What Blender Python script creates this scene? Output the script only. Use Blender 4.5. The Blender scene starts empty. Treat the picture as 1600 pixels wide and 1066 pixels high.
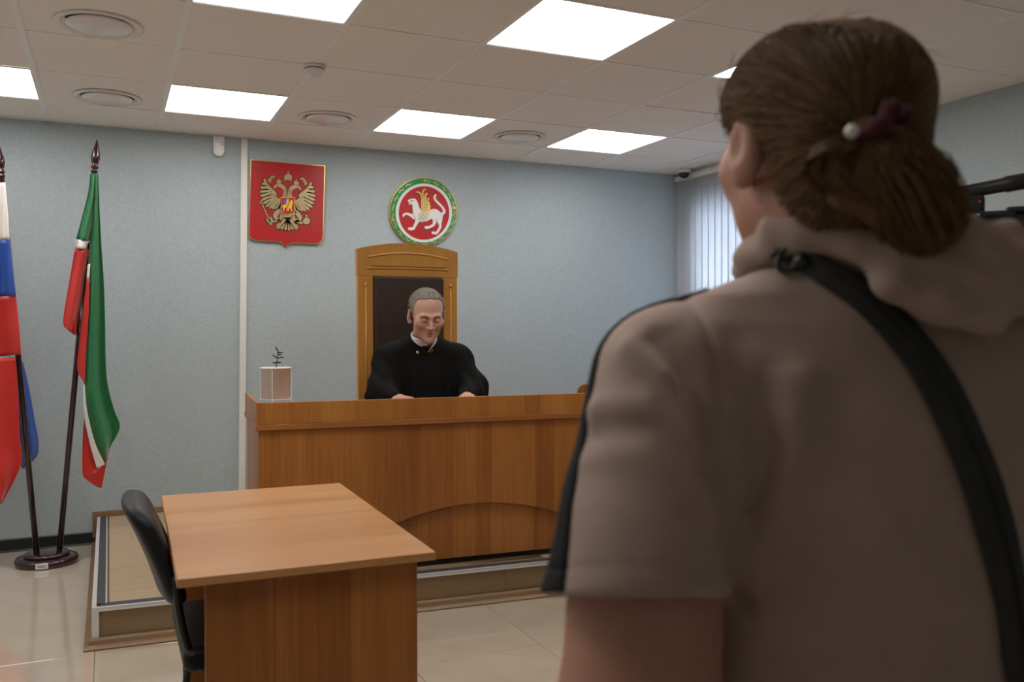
import bpy, bmesh, math, random
import numpy as np
from mathutils import Matrix, Vector

random.seed(7)
rng = np.random.default_rng(11)
S = bpy.context.scene
COL = S.collection

# ------------------------------------------------------------------ camera
FPX = 1378.0
YAW, PITCH, ROLL = 0.429, -0.0100, -0.0037
CAM = np.array([0.9158, -3.5383, 1.262])


def cam_axes():
    cy, sy, cp, sp = math.cos(YAW), math.sin(YAW), math.cos(PITCH), math.sin(PITCH)
    f = np.array([sy * cp, cy * cp, sp])
    r = np.array([cy, -sy, 0.0])
    u = np.cross(r, f)
    cr, sr = math.cos(ROLL), math.sin(ROLL)
    return cr * r + sr * u, -sr * r + cr * u, f


CR, CU, CF = cam_axes()
cam_data = bpy.data.cameras.new('camera')
cam = bpy.data.objects.new('camera', cam_data)
COL.objects.link(cam)
mw = Matrix.Identity(4)
for k in range(3):
    mw[k][0], mw[k][1], mw[k][2], mw[k][3] = CR[k], CU[k], -CF[k], CAM[k]
cam.matrix_world = mw
cam_data.sensor_width = 36.0
cam_data.lens = FPX / 1600 * 36
cam_data.clip_start = 0.05
cam_data.dof.use_dof = True
cam_data.dof.focus_distance = 4.6
cam_data.dof.aperture_fstop = 4.5
S.camera = cam

# ------------------------------------------------------------------ light, exposure
S.view_settings.view_transform = 'Standard'
S.view_settings.look = 'None'
S.view_settings.gamma = 1.0
S.view_settings.use_curve_mapping = False
S.view_settings.exposure = 0.12
S.cycles.use_denoising = True
S.cycles.max_bounces = 10
S.cycles.diffuse_bounces = 8
S.cycles.sample_clamp_indirect = 6.0
LAMP_POWER = 8.0         # radiance of the ceiling light panels
world = bpy.data.worlds.new('overcast_sky')
S.world = world
world.use_nodes = True
bg = world.node_tree.nodes['Background']
bg.inputs[0].default_value = (0.80, 0.89, 1.0, 1)
bg.inputs[1].default_value = 18.0


# ------------------------------------------------------------------ geometry of the view
def ray(u, v):
    return (u - 800) / FPX * CR - (v - 533) / FPX * CU + CF


def on_y(u, v, Y):
    d = ray(u, v)
    return CAM + d * (Y - CAM[1]) / d[1]


def on_z(u, v, Z):
    d = ray(u, v)
    return CAM + d * (Z - CAM[2]) / d[2]


def adz(a, d, z):
    """lateral / depth / height next to the photographer -> world"""
    r = np.array([math.cos(YAW), -math.sin(YAW)])
    f = np.array([math.sin(YAW), math.cos(YAW)])
    return np.array([CAM[0] + a * r[0] + d * f[0], CAM[1] + a * r[1] + d * f[1], z])


# ------------------------------------------------------------------ materials
MATS = {}


def principled(name, color, rough=0.5, metal=0.0, spec=0.5, sss=0.0, sheen=0.0, coat=0.0):
    m = bpy.data.materials.new(name)
    m.use_nodes = True
    b = m.node_tree.nodes['Principled BSDF']
    b.inputs['Base Color'].default_value = (*color, 1)
    b.inputs['Roughness'].default_value = rough
    b.inputs['Metallic'].default_value = metal
    b.inputs['Specular IOR Level'].default_value = spec
    if sss:
        b.inputs['Subsurface Weight'].default_value = sss
        b.inputs['Subsurface Radius'].default_value = (0.012, 0.005, 0.003)
        b.inputs['Subsurface Scale'].default_value = 1.0
    if sheen:
        b.inputs['Sheen Weight'].default_value = sheen
        b.inputs['Sheen Roughness'].default_value = 0.5
    if coat:
        b.inputs['Coat Weight'].default_value = coat
        b.inputs['Coat Roughness'].default_value = 0.08
    MATS[name] = m
    return m, m.node_tree, b


def noise_color(name, c1, c2, scale=8, detail=4, rough=0.5, bump=0.0, bscale=200, stretch=(1, 1, 1), **kw):
    """two-tone noise colour plus fine relief"""
    m, nt, b = principled(name, c1, rough, **kw)
    N, L = nt.nodes, nt.links
    tc = N.new('ShaderNodeTexCoord')
    mp = N.new('ShaderNodeMapping')
    mp.inputs['Scale'].default_value = stretch
    L.new(tc.outputs['Object'], mp.inputs[0])
    n = N.new('ShaderNodeTexNoise')
    n.inputs['Scale'].default_value = scale
    n.inputs['Detail'].default_value = detail
    L.new(mp.outputs[0], n.inputs['Vector'])
    r = N.new('ShaderNodeValToRGB')
    r.color_ramp.elements[0].position = 0.3
    r.color_ramp.elements[1].position = 0.7
    r.color_ramp.elements[0].color = (*c1, 1)
    r.color_ramp.elements[1].color = (*c2, 1)
    L.new(n.outputs['Fac'], r.inputs[0])
    L.new(r.outputs[0], b.inputs['Base Color'])
    if bump:
        n2 = N.new('ShaderNodeTexNoise')
        n2.inputs['Scale'].default_value = bscale
        n2.inputs['Detail'].default_value = 2
        L.new(mp.outputs[0], n2.inputs['Vector'])
        bp = N.new('ShaderNodeBump')
        bp.inputs['Strength'].default_value = bump
        bp.inputs['Distance'].default_value = 0.002
        L.new(n2.outputs['Fac'], bp.inputs['Height'])
        L.new(bp.outputs[0], b.inputs['Normal'])
    return m


def wood(name, dark, mid, light, grain='Z', band_axis='X', band=0.09, rough=0.35, fine=90, coat=0.0, spec=0.5, tone=0.28, streak=0.5):
    """laminate with strips of slightly different tone and a stretched grain"""
    m, nt, b = principled(name, mid, rough, coat=coat, spec=spec)
    N, L = nt.nodes, nt.links
    tc = N.new('ShaderNodeTexCoord')
    sep = N.new('ShaderNodeSeparateXYZ')
    L.new(tc.outputs['Object'], sep.inputs[0])
    dv = N.new('ShaderNodeMath'); dv.operation = 'DIVIDE'; dv.inputs[1].default_value = band
    L.new(sep.outputs[band_axis], dv.inputs[0])
    # uneven strip widths
    nz = N.new('ShaderNodeTexNoise'); nz.noise_dimensions = '1D'; nz.inputs['Scale'].default_value = 0.8
    L.new(dv.outputs[0], nz.inputs['W'])
    ad = N.new('ShaderNodeMath'); ad.operation = 'MULTIPLY_ADD'; ad.inputs[1].default_value = 2.2
    L.new(nz.outputs['Fac'], ad.inputs[0]); L.new(dv.outputs[0], ad.inputs[2])
    fl = N.new('ShaderNodeMath'); fl.operation = 'FLOOR'
    L.new(ad.outputs[0], fl.inputs[0])
    wn = N.new('ShaderNodeTexWhiteNoise'); wn.noise_dimensions = '1D'
    L.new(fl.outputs[0], wn.inputs['W'])
    sc = {'X': (3, fine, fine), 'Y': (fine, 3, fine), 'Z': (fine, fine, 3)}[grain]
    mp = N.new('ShaderNodeMapping'); mp.inputs['Scale'].default_value = sc
    L.new(tc.outputs['Object'], mp.inputs[0])
    n = N.new('ShaderNodeTexNoise'); n.inputs['Scale'].default_value = 1.0
    n.inputs['Detail'].default_value = 5; n.inputs['Roughness'].default_value = 0.65
    L.new(mp.outputs[0], n.inputs['Vector'])
    sc2 = tuple(s * 0.12 if s == fine else 1.4 for s in sc)
    mp2 = N.new('ShaderNodeMapping'); mp2.inputs['Scale'].default_value = sc2
    L.new(tc.outputs['Object'], mp2.inputs[0])
    n2 = N.new('ShaderNodeTexNoise'); n2.inputs['Scale'].default_value = 1.0
    n2.inputs['Detail'].default_value = 4; n2.inputs['Distortion'].default_value = 0.8
    L.new(mp2.outputs[0], n2.inputs['Vector'])
    a1 = N.new('ShaderNodeMath'); a1.operation = 'MULTIPLY_ADD'; a1.inputs[1].default_value = tone
    a1.inputs[2].default_value = -tone / 2
    L.new(wn.outputs['Value'], a1.inputs[0])
    a2 = N.new('ShaderNodeMath'); a2.operation = 'MULTIPLY_ADD'; a2.inputs[1].default_value = 0.55
    L.new(n.outputs['Fac'], a2.inputs[0]); L.new(a1.outputs[0], a2.inputs[2])
    a3 = N.new('ShaderNodeMath'); a3.operation = 'MULTIPLY_ADD'; a3.inputs[1].default_value = streak
    L.new(n2.outputs['Fac'], a3.inputs[0])
    a4 = N.new('ShaderNodeMath'); a4.operation = 'ADD'; a4.inputs[1].default_value = (0.5 - streak) / 2
    L.new(a2.outputs[0], a4.inputs[0]); L.new(a4.outputs[0], a3.inputs[2])
    r = N.new('ShaderNodeValToRGB')
    e = r.color_ramp.elements
    e[0].position = 0.25; e[0].color = (*dark, 1)
    e[1].position = 0.8; e[1].color = (*light, 1)
    k = e.new(0.52); k.color = (*mid, 1)
    L.new(a3.outputs[0], r.inputs[0])
    L.new(r.outputs[0], b.inputs['Base Color'])
    return m


def emission(name, color, strength):
    m = bpy.data.materials.new(name)
    m.use_nodes = True
    nt = m.node_tree
    nt.nodes.remove(nt.nodes['Principled BSDF'])
    e = nt.nodes.new('ShaderNodeEmission')
    e.inputs[0].default_value = (*color, 1)
    e.inputs[1].default_value = strength
    nt.links.new(e.outputs[0], nt.nodes['Material Output'].inputs[0])
    MATS[name] = m
    return m


# setting
def wallpaper():
    m, nt, b = principled('wallpaper', (0.47, 0.53, 0.55), 0.72, spec=0.3)
    N, L = nt.nodes, nt.links
    tc = N.new('ShaderNodeTexCoord')
    w1 = N.new('ShaderNodeTexNoise'); w1.inputs['Scale'].default_value = 55; w1.inputs['Detail'].default_value = 5
    mp = N.new('ShaderNodeMapping'); mp.inputs['Scale'].default_value = (2.2, 2.2, 1.0)
    L.new(tc.outputs['Object'], mp.inputs[0]); L.new(mp.outputs[0], w1.inputs['Vector'])
    w2 = N.new('ShaderNodeTexNoise'); w2.inputs['Scale'].default_value = 55; w2.inputs['Detail'].default_value = 5
    mp2 = N.new('ShaderNodeMapping'); mp2.inputs['Scale'].default_value = (0.8, 0.8, 2.6)
    L.new(tc.outputs['Object'], mp2.inputs[0]); L.new(mp2.outputs[0], w2.inputs['Vector'])
    mx = N.new('ShaderNodeMath'); mx.operation = 'ADD'
    L.new(w1.outputs['Fac'], mx.inputs[0]); L.new(w2.outputs['Fac'], mx.inputs[1])
    r = N.new('ShaderNodeValToRGB')
    r.color_ramp.elements[0].position = 0.36; r.color_ramp.elements[0].color = (0.365, 0.422, 0.445, 1)
    r.color_ramp.elements[1].position = 0.64; r.color_ramp.elements[1].color = (0.43, 0.488, 0.512, 1)
    hf = N.new('ShaderNodeMath'); hf.operation = 'MULTIPLY'; hf.inputs[1].default_value = 0.5
    L.new(mx.outputs[0], hf.inputs[0]); L.new(hf.outputs[0], r.inputs[0])
    L.new(r.outputs[0], b.inputs['Base Color'])
    bp = N.new('ShaderNodeBump'); bp.inputs['Strength'].default_value = 0.45; bp.inputs['Distance'].default_value = 0.004
    L.new(hf.outputs[0], bp.inputs['Height']); L.new(bp.outputs[0], b.inputs['Normal'])
    return m


wallpaper()
noise_color('ceiling_board', (0.89, 0.83, 0.775), (0.93, 0.875, 0.825), scale=70, rough=0.9, bump=0.25, bscale=160, spec=0.2)
principled('white_metal_tee', (0.90, 0.89, 0.88), 0.5)
noise_color('floor_tile', (0.47, 0.395, 0.31), (0.52, 0.445, 0.355), scale=5, detail=6, rough=0.06, spec=0.7, coat=0.35)
noise_color('pot_white', (0.83, 0.81, 0.79), (0.86, 0.84, 0.82), scale=30, rough=0.35)
noise_color('grout', (0.20, 0.16, 0.12), (0.26, 0.21, 0.16), scale=40, rough=0.9)
principled('black_skirting', (0.012, 0.012, 0.013), 0.35)
noise_color('white_plastic', (0.72, 0.70, 0.67), (0.76, 0.74, 0.71), scale=30, rough=0.35)
noise_color('paper_white', (0.78, 0.78, 0.77), (0.84, 0.84, 0.83), scale=30, rough=0.8)
noise_color('grey_plastic', (0.018, 0.018, 0.019), (0.025, 0.025, 0.026), scale=30, rough=0.4)
principled('dark_dome', (0.015, 0.015, 0.02), 0.08)
emission('lamp_diffuser', (1.0, 0.965, 0.92), LAMP_POWER)
principled('valve_white', (0.82, 0.78, 0.74), 0.16)
# wood
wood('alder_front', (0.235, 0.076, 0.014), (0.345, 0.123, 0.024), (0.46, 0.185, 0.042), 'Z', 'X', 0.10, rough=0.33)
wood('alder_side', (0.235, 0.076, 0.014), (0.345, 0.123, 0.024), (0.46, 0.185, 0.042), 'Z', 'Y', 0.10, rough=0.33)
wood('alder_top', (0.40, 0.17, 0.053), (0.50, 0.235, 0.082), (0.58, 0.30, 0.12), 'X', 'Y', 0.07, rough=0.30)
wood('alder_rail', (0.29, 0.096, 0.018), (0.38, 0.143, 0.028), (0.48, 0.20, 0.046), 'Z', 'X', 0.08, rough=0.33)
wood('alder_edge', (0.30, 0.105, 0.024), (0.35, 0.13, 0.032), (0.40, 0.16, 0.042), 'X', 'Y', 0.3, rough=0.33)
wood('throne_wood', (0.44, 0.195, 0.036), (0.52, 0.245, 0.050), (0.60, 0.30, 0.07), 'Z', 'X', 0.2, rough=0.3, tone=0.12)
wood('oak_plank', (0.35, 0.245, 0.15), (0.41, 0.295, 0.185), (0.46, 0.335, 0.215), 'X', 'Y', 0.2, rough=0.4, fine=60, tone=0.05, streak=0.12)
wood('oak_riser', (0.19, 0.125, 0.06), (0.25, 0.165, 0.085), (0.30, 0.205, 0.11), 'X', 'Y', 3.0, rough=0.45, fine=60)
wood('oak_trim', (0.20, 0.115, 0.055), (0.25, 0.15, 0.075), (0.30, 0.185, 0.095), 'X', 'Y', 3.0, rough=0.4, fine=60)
principled('aluminium', (0.74, 0.74, 0.73), 0.34, metal=0.45)
noise_color('rubber_strip', (0.035, 0.036, 0.042), (0.05, 0.05, 0.057), scale=80, rough=0.6)
noise_color('mahogany', (0.022, 0.005, 0.007), (0.035, 0.008, 0.010), scale=14, rough=0.16, coat=0.5, stretch=(1, 1, 0.2))
noise_color('dark_leather', (0.028, 0.014, 0.010), (0.040, 0.020, 0.014), scale=20, rough=0.5, bump=0.3, bscale=220, spec=0.25)
noise_color('black_leather', (0.007, 0.007, 0.008), (0.011, 0.011, 0.012), scale=20, rough=0.42, bump=0.3, bscale=260, spec=0.3)
principled('black_tube', (0.01, 0.01, 0.011), 0.3)
# emblems
principled('gold', (0.62, 0.45, 0.16), 0.25, metal=1.0)
principled('antique_gold', (0.50, 0.40, 0.22), 0.3, metal=0.85)
principled('gold_print', (0.80, 0.50, 0.06), 0.4)
principled('emblem_red', (0.42, 0.012, 0.014), 0.28)
principled('emblem_dark', (0.10, 0.03, 0.015), 0.4)
principled('emblem_green', (0.03, 0.26, 0.07), 0.2)
principled('emblem_white', (0.72, 0.72, 0.70), 0.3)
principled('emblem_blue', (0.08, 0.14, 0.42), 0.4)
# cloth
for nm, c in (('flag_green', (0.012, 0.15, 0.045)), ('flag_red', (0.50, 0.018, 0.012)), ('flag_white', (0.74, 0.69, 0.65)), ('flag_blue', (0.015, 0.075, 0.36))):
    noise_color(nm, c, tuple(min(1, x * 1.15) for x in c), scale=6, rough=0.36, sheen=0.25, bump=0.06, bscale=60)
noise_color('robe_black', (0.006, 0.006, 0.006), (0.007, 0.007, 0.007), scale=30, rough=0.85, bump=0.2, bscale=300, spec=0.12)
noise_color('black_cloth', (0.006, 0.006, 0.008), (0.010, 0.010, 0.012), scale=30, rough=0.8, bump=0.2, bscale=300, spec=0.2)
noise_color('shirt_white', (0.70, 0.66, 0.69), (0.76, 0.72, 0.74), scale=30, rough=0.8)
noise_color('taupe_jersey', (0.395, 0.285, 0.243), (0.43, 0.315, 0.27), scale=24, rough=0.9, bump=0.22, bscale=420, spec=0.2, sheen=0.15)
noise_color('plum_knit', (0.07, 0.012, 0.02), (0.10, 0.02, 0.03), scale=30, rough=0.9, bump=0.3, bscale=300)
noise_color('dark_denim', (0.015, 0.018, 0.028), (0.022, 0.026, 0.04), scale=30, rough=0.9)
noise_color('strap_webbing', (0.018, 0.017, 0.014), (0.025, 0.024, 0.020), scale=40, rough=0.6, bump=0.3, bscale=500)
noise_color('velvet_red', (0.065, 0.004, 0.013), (0.10, 0.008, 0.02), scale=30, rough=0.9, sheen=0.12)
principled('pearl', (0.80, 0.76, 0.70), 0.15, coat=0.6)
principled('black_metal', (0.05, 0.05, 0.048), 0.25, metal=0.8)
# skin and hair
noise_color('skin_fair', (0.50, 0.27, 0.195), (0.56, 0.32, 0.235), scale=14, rough=0.48, sss=0.25, bump=0.05, bscale=300)
noise_color('skin_warm', (0.46, 0.22, 0.15), (0.52, 0.26, 0.18), scale=12, rough=0.5, sss=0.3, bump=0.05, bscale=300)
principled('lip', (0.36, 0.14, 0.11), 0.45)
principled('brow_hair', (0.12, 0.075, 0.05), 0.7)
principled('lash', (0.045, 0.025, 0.02), 0.7)
principled('soil', (0.03, 0.022, 0.015), 0.95)
principled('leaf', (0.028, 0.045, 0.02), 0.45)
principled('red_led', (0.6, 0.02, 0.02), 0.3)


def hair_mat(name, c1, c2, rough=0.42):
    m, nt, b = principled(name, c1, rough, spec=0.25)
    N, L = nt.nodes, nt.links
    g = N.new('ShaderNodeNewGeometry')
    r = N.new('ShaderNodeValToRGB')
    r.color_ramp.elements[0].color = (*c1, 1)
    r.color_ramp.elements[1].color = (*c2, 1)
    L.new(g.outputs['Random Per Island'], r.inputs[0])
    L.new(r.outputs[0], b.inputs['Base Color'])
    return m


hair_mat('brown_hair', (0.040, 0.019, 0.008), (0.22, 0.118, 0.05), 0.50)
hair_mat('grey_hair', (0.12, 0.098, 0.075), (0.30, 0.26, 0.21), 0.5)


def glass_pane():
    m = bpy.data.materials.new('window_glass')
    m.use_nodes = True
    nt = m.node_tree
    nt.nodes.remove(nt.nodes['Principled BSDF'])
    t = nt.nodes.new('ShaderNodeBsdfTransparent')
    g = nt.nodes.new('ShaderNodeBsdfGlossy'); g.inputs['Roughness'].default_value = 0.02
    fr = nt.nodes.new('ShaderNodeFresnel')
    mx = nt.nodes.new('ShaderNodeMixShader')
    nt.links.new(fr.outputs[0], mx.inputs[0])
    nt.links.new(t.outputs[0], mx.inputs[1]); nt.links.new(g.outputs[0], mx.inputs[2])
    nt.links.new(mx.outputs[0], nt.nodes['Material Output'].inputs[0])
    MATS['window_glass'] = m


glass_pane()


def blind_cloth():
    m = bpy.data.materials.new('blind_cloth')
    m.use_nodes = True
    nt = m.node_tree
    nt.nodes.remove(nt.nodes['Principled BSDF'])
    d = nt.nodes.new('ShaderNodeBsdfDiffuse'); d.inputs[0].default_value = (0.74, 0.76, 0.79, 1)
    t = nt.nodes.new('ShaderNodeBsdfTranslucent'); t.inputs[0].default_value = (0.70, 0.74, 0.80, 1)
    tc = nt.nodes.new('ShaderNodeTexCoord')
    n = nt.nodes.new('ShaderNodeTexNoise'); n.inputs['Scale'].default_value = 300
    nt.links.new(tc.outputs['Object'], n.inputs['Vector'])
    bp = nt.nodes.new('ShaderNodeBump'); bp.inputs['Strength'].default_value = 0.15; bp.inputs['Distance'].default_value = 0.001
    nt.links.new(n.outputs['Fac'], bp.inputs['Height']); nt.links.new(bp.outputs[0], d.inputs['Normal'])
    mx = nt.nodes.new('ShaderNodeMixShader'); mx.inputs[0].default_value = 0.5
    nt.links.new(d.outputs[0], mx.inputs[1]); nt.links.new(t.outputs[0], mx.inputs[2])
    nt.links.new(mx.outputs[0], nt.nodes['Material Output'].inputs[0])
    MATS['blind_cloth'] = m


blind_cloth()


# ------------------------------------------------------------------ object helpers
def wloc(o):
    v = np.zeros(3)
    while o is not None:
        v = v + np.array(o.location)
        o = o.parent
    return v


def tag(o, label=None, cat=None, group=None, kind=None):
    if label: o['label'] = label
    if cat: o['category'] = cat
    if group: o['group'] = group
    if kind: o['kind'] = kind
    return o


def empty(name, loc, label=None, cat=None, group=None):
    o = bpy.data.objects.new(name, None)
    o.empty_display_size = 0.05
    o.location = loc
    COL.objects.link(o)
    return tag(o, label, cat, group)


def obj(name, verts, faces, mats, parent=None, smooth=False, origin=None, fmats=None, label=None):
    """a mesh from world-space vertices; a part's vertices are kept relative to its thing"""
    v = np.asarray(verts, float).reshape(-1, 3)
    if parent is not None:
        base = wloc(parent)
        v = v - base
    if origin is not None:
        org = np.asarray(origin, float) - (wloc(parent) if parent is not None else 0)
        v = v - org
    me = bpy.data.meshes.new(name)
    me.from_pydata(v.tolist(), [], [tuple(int(i) for i in f) for f in faces])
    if isinstance(mats, str): mats = [mats]
    for m in mats: me.materials.append(MATS[m])
    if fmats is not None: me.polygons.foreach_set('material_index', list(fmats))
    if smooth: me.polygons.foreach_set('use_smooth', [True] * len(me.polygons))
    me.update()
    o = bpy.data.objects.new(name, me)
    COL.objects.link(o)
    if parent is not None: o.parent = parent
    if origin is not None: o.location = org
    if label: o['label'] = label
    return o


def bm_geo(bm):
    bm.verts.ensure_lookup_table()
    bm.verts.index_update()
    V = [tuple(v.co) for v in bm.verts]
    Fc = [tuple(v.index for v in f.verts) for f in bm.faces]
    bm.free()
    return V, Fc


def g_box(x0, x1, y0, y1, z0, z1, bev=0.0, seg=2):
    bm = bmesh.new()
    bmesh.ops.create_cube(bm, size=1)
    for v in bm.verts:
        v.co = Vector(((x0 + x1) / 2 + v.co.x * (x1 - x0), (y0 + y1) / 2 + v.co.y * (y1 - y0), (z0 + z1) / 2 + v.co.z * (z1 - z0)))
    if bev:
        bmesh.ops.bevel(bm, geom=list(bm.edges), offset=bev, segments=seg, affect='EDGES', profile=0.5)
    return bm_geo(bm)


def g_join(*gs):
    V, Fc = [], []
    for v, f in gs:
        n = len(V)
        V += [tuple(p) for p in v]
        Fc += [tuple(i + n for i in q) for q in f]
    return V, Fc


def g_rot(g, ang, pivot):
    v = np.asarray(g[0], float) - pivot
    c, s = math.cos(ang), math.sin(ang)
    out = np.c_[v[:, 0] * c - v[:, 1] * s, v[:, 0] * s + v[:, 1] * c, v[:, 2]] + pivot
    return out.tolist(), g[1]


def g_lathe(profile, center, segs=32, axis=None, cap=True):
    """profile of (radius, height) turned about an axis through center"""
    V, Fc = [], []
    ax = np.array([0, 0, 1.0]) if axis is None else np.asarray(axis, float) / np.linalg.norm(axis)
    t = np.array([1.0, 0, 0]) if abs(ax[0]) < 0.9 else np.array([0, 1.0, 0])
    e1 = np.cross(ax, t); e1 /= np.linalg.norm(e1)
    e2 = np.cross(ax, e1)
    c = np.asarray(center, float)
    for r, h in profile:
        for k in range(segs):
            a = 2 * math.pi * k / segs
            V.append(tuple(c + ax * h + (e1 * math.cos(a) + e2 * math.sin(a)) * r))
    n = len(profile)
    for i in range(n - 1):
        for k in range(segs):
            k2 = (k + 1) % segs
            Fc.append((i * segs + k, i * segs + k2, (i + 1) * segs + k2, (i + 1) * segs + k))
    if cap:
        Fc.append(tuple(reversed(range(segs))))
        Fc.append(tuple(range((n - 1) * segs, n * segs)))
    return V, Fc


def spline(pts, n):
    """Catmull-Rom through the points, n samples"""
    P = np.asarray(pts, float)
    if len(P) == 2:
        t = np.linspace(0, 1, n)[:, None]
        return P[0] * (1 - t) + P[1] * t
    Q = np.vstack([2 * P[0] - P[1], P, 2 * P[-1] - P[-2]])
    seg = len(P) - 1
    out = []
    for s in np.linspace(0, seg - 1e-9, n):
        i = int(s); t = s - i
        p0, p1, p2, p3 = Q[i:i + 4]
        out.append(0.5 * ((2 * p1) + (-p0 + p2) * t + (2 * p0 - 5 * p1 + 4 * p2 - p3) * t * t + (-p0 + 3 * p1 - 3 * p2 + p3) * t ** 3))
    return np.array(out)


def g_tube(path, rad, segs=10, cap=True):
    P = np.asarray(path, float)
    n = len(P)
    R = np.full(n, rad) if np.isscalar(rad) else np.asarray(rad, float)
    V, Fc = [], []
    T = np.gradient(P, axis=0)
    T /= np.linalg.norm(T, axis=1)[:, None] + 1e-12
    up = np.array([0, 0, 1.0]) if abs(T[0][2]) < 0.9 else np.array([0, 1.0, 0])
    e1 = np.cross(T[0], up); e1 /= np.linalg.norm(e1)
    for i in range(n):
        e1 = e1 - T[i] * (e1 @ T[i]); e1 /= np.linalg.norm(e1) + 1e-12
        e2 = np.cross(T[i], e1)
        for k in range(segs):
            a = 2 * math.pi * k / segs
            V.append(tuple(P[i] + (e1 * math.cos(a) + e2 * math.sin(a)) * R[i]))
    for i in range(n - 1):
        for k in range(segs):
            k2 = (k + 1) % segs
            Fc.append((i * segs + k, i * segs + k2, (i + 1) * segs + k2, (i + 1) * segs + k))
    if cap:
        Fc.append(tuple(reversed(range(segs))))
        Fc.append(tuple(range((n - 1) * segs, n * segs)))
    return V, Fc


def g_prism(poly, d0, d1, frame=None):
    """extrude a 2-D outline; frame maps (x, y, depth) -> world, default x, z on a Y plane"""
    f = frame or (lambda x, y, d: (x, d, y))
    n = len(poly)
    V = [f(x, y, d0) for x, y in poly] + [f(x, y, d1) for x, y in poly]
    Fc = [tuple(range(n)), tuple(reversed(range(n, 2 * n)))]
    for i in range(n):
        j = (i + 1) % n
        Fc.append((i, i + n, j + n, j))
    return V, Fc


def part(name, g, mat, parent, smooth=False, label=None, fmats=None):
    return obj(name, g[0], g[1], mat, parent, smooth, label=label, fmats=fmats)


def single(name, g, mat, label, cat, group=None, smooth=False, origin=None):
    v = np.asarray(g[0], float)
    if origin is None:
        origin = ((v[:, 0].min() + v[:, 0].max()) / 2, (v[:, 1].min() + v[:, 1].max()) / 2, v[:, 2].min())
    return tag(obj(name, g[0], g[1], mat, None, smooth, origin=origin), label, cat, group)


def copy_part(src, loc, parent=None):
    o = src.copy()
    COL.objects.link(o)
    o.parent = parent
    o.location = loc
    return o


def solidify(o, t):
    m = o.modifiers.new('thickness', 'SOLIDIFY')
    m.thickness = t
    m.offset = 0
    return o


# ------------------------------------------------------------------ signed-distance modelling (organic shapes)
def smin(a, b, k):
    h = np.maximum(k - np.abs(a - b), 0) / k
    return np.minimum(a, b) - h * h * k * 0.25


def smax(a, b, k):
    return -smin(-a, -b, k)


def s_ball(p, c, r):
    return np.linalg.norm(p - np.asarray(c, np.float32), axis=1) - r


def s_ell(p, c, r, R=None):
    q = p - np.asarray(c, np.float32)
    if R is not None: q = q @ np.asarray(R, np.float32)
    r = np.asarray(r, np.float32)
    k0 = np.linalg.norm(q / r, axis=1)
    k1 = np.linalg.norm(q / (r * r), axis=1)
    return np.where(k1 > 1e-9, k0 * (k0 - 1) / np.maximum(k1, 1e-9), -r.min())


def s_cone(p, a, b, ra, rb):
    a = np.asarray(a, np.float32); b = np.asarray(b, np.float32)
    pa = p - a; ba = b - a
    h = np.clip(pa @ ba / (ba @ ba), 0, 1)
    return np.linalg.norm(pa - h[:, None] * ba, axis=1) - (ra + (rb - ra) * h)


def s_chain(p, pts, rad, k=0.015):
    d = None
    for i in range(len(pts) - 1):
        c = s_cone(p, pts[i], pts[i + 1], rad[i], rad[i + 1])
        d = c if d is None else smin(d, c, k)
    return d


def s_plane(p, n, c):
    n = np.asarray(n, np.float32); n = n / np.linalg.norm(n)
    return (p - np.asarray(c, np.float32)) @ n


def rotm(rx=0, ry=0, rz=0):
    return np.array((Matrix.Rotation(rz, 3, 'Z') @ Matrix.Rotation(ry, 3, 'Y') @ Matrix.Rotation(rx, 3, 'X')), np.float32)


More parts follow.
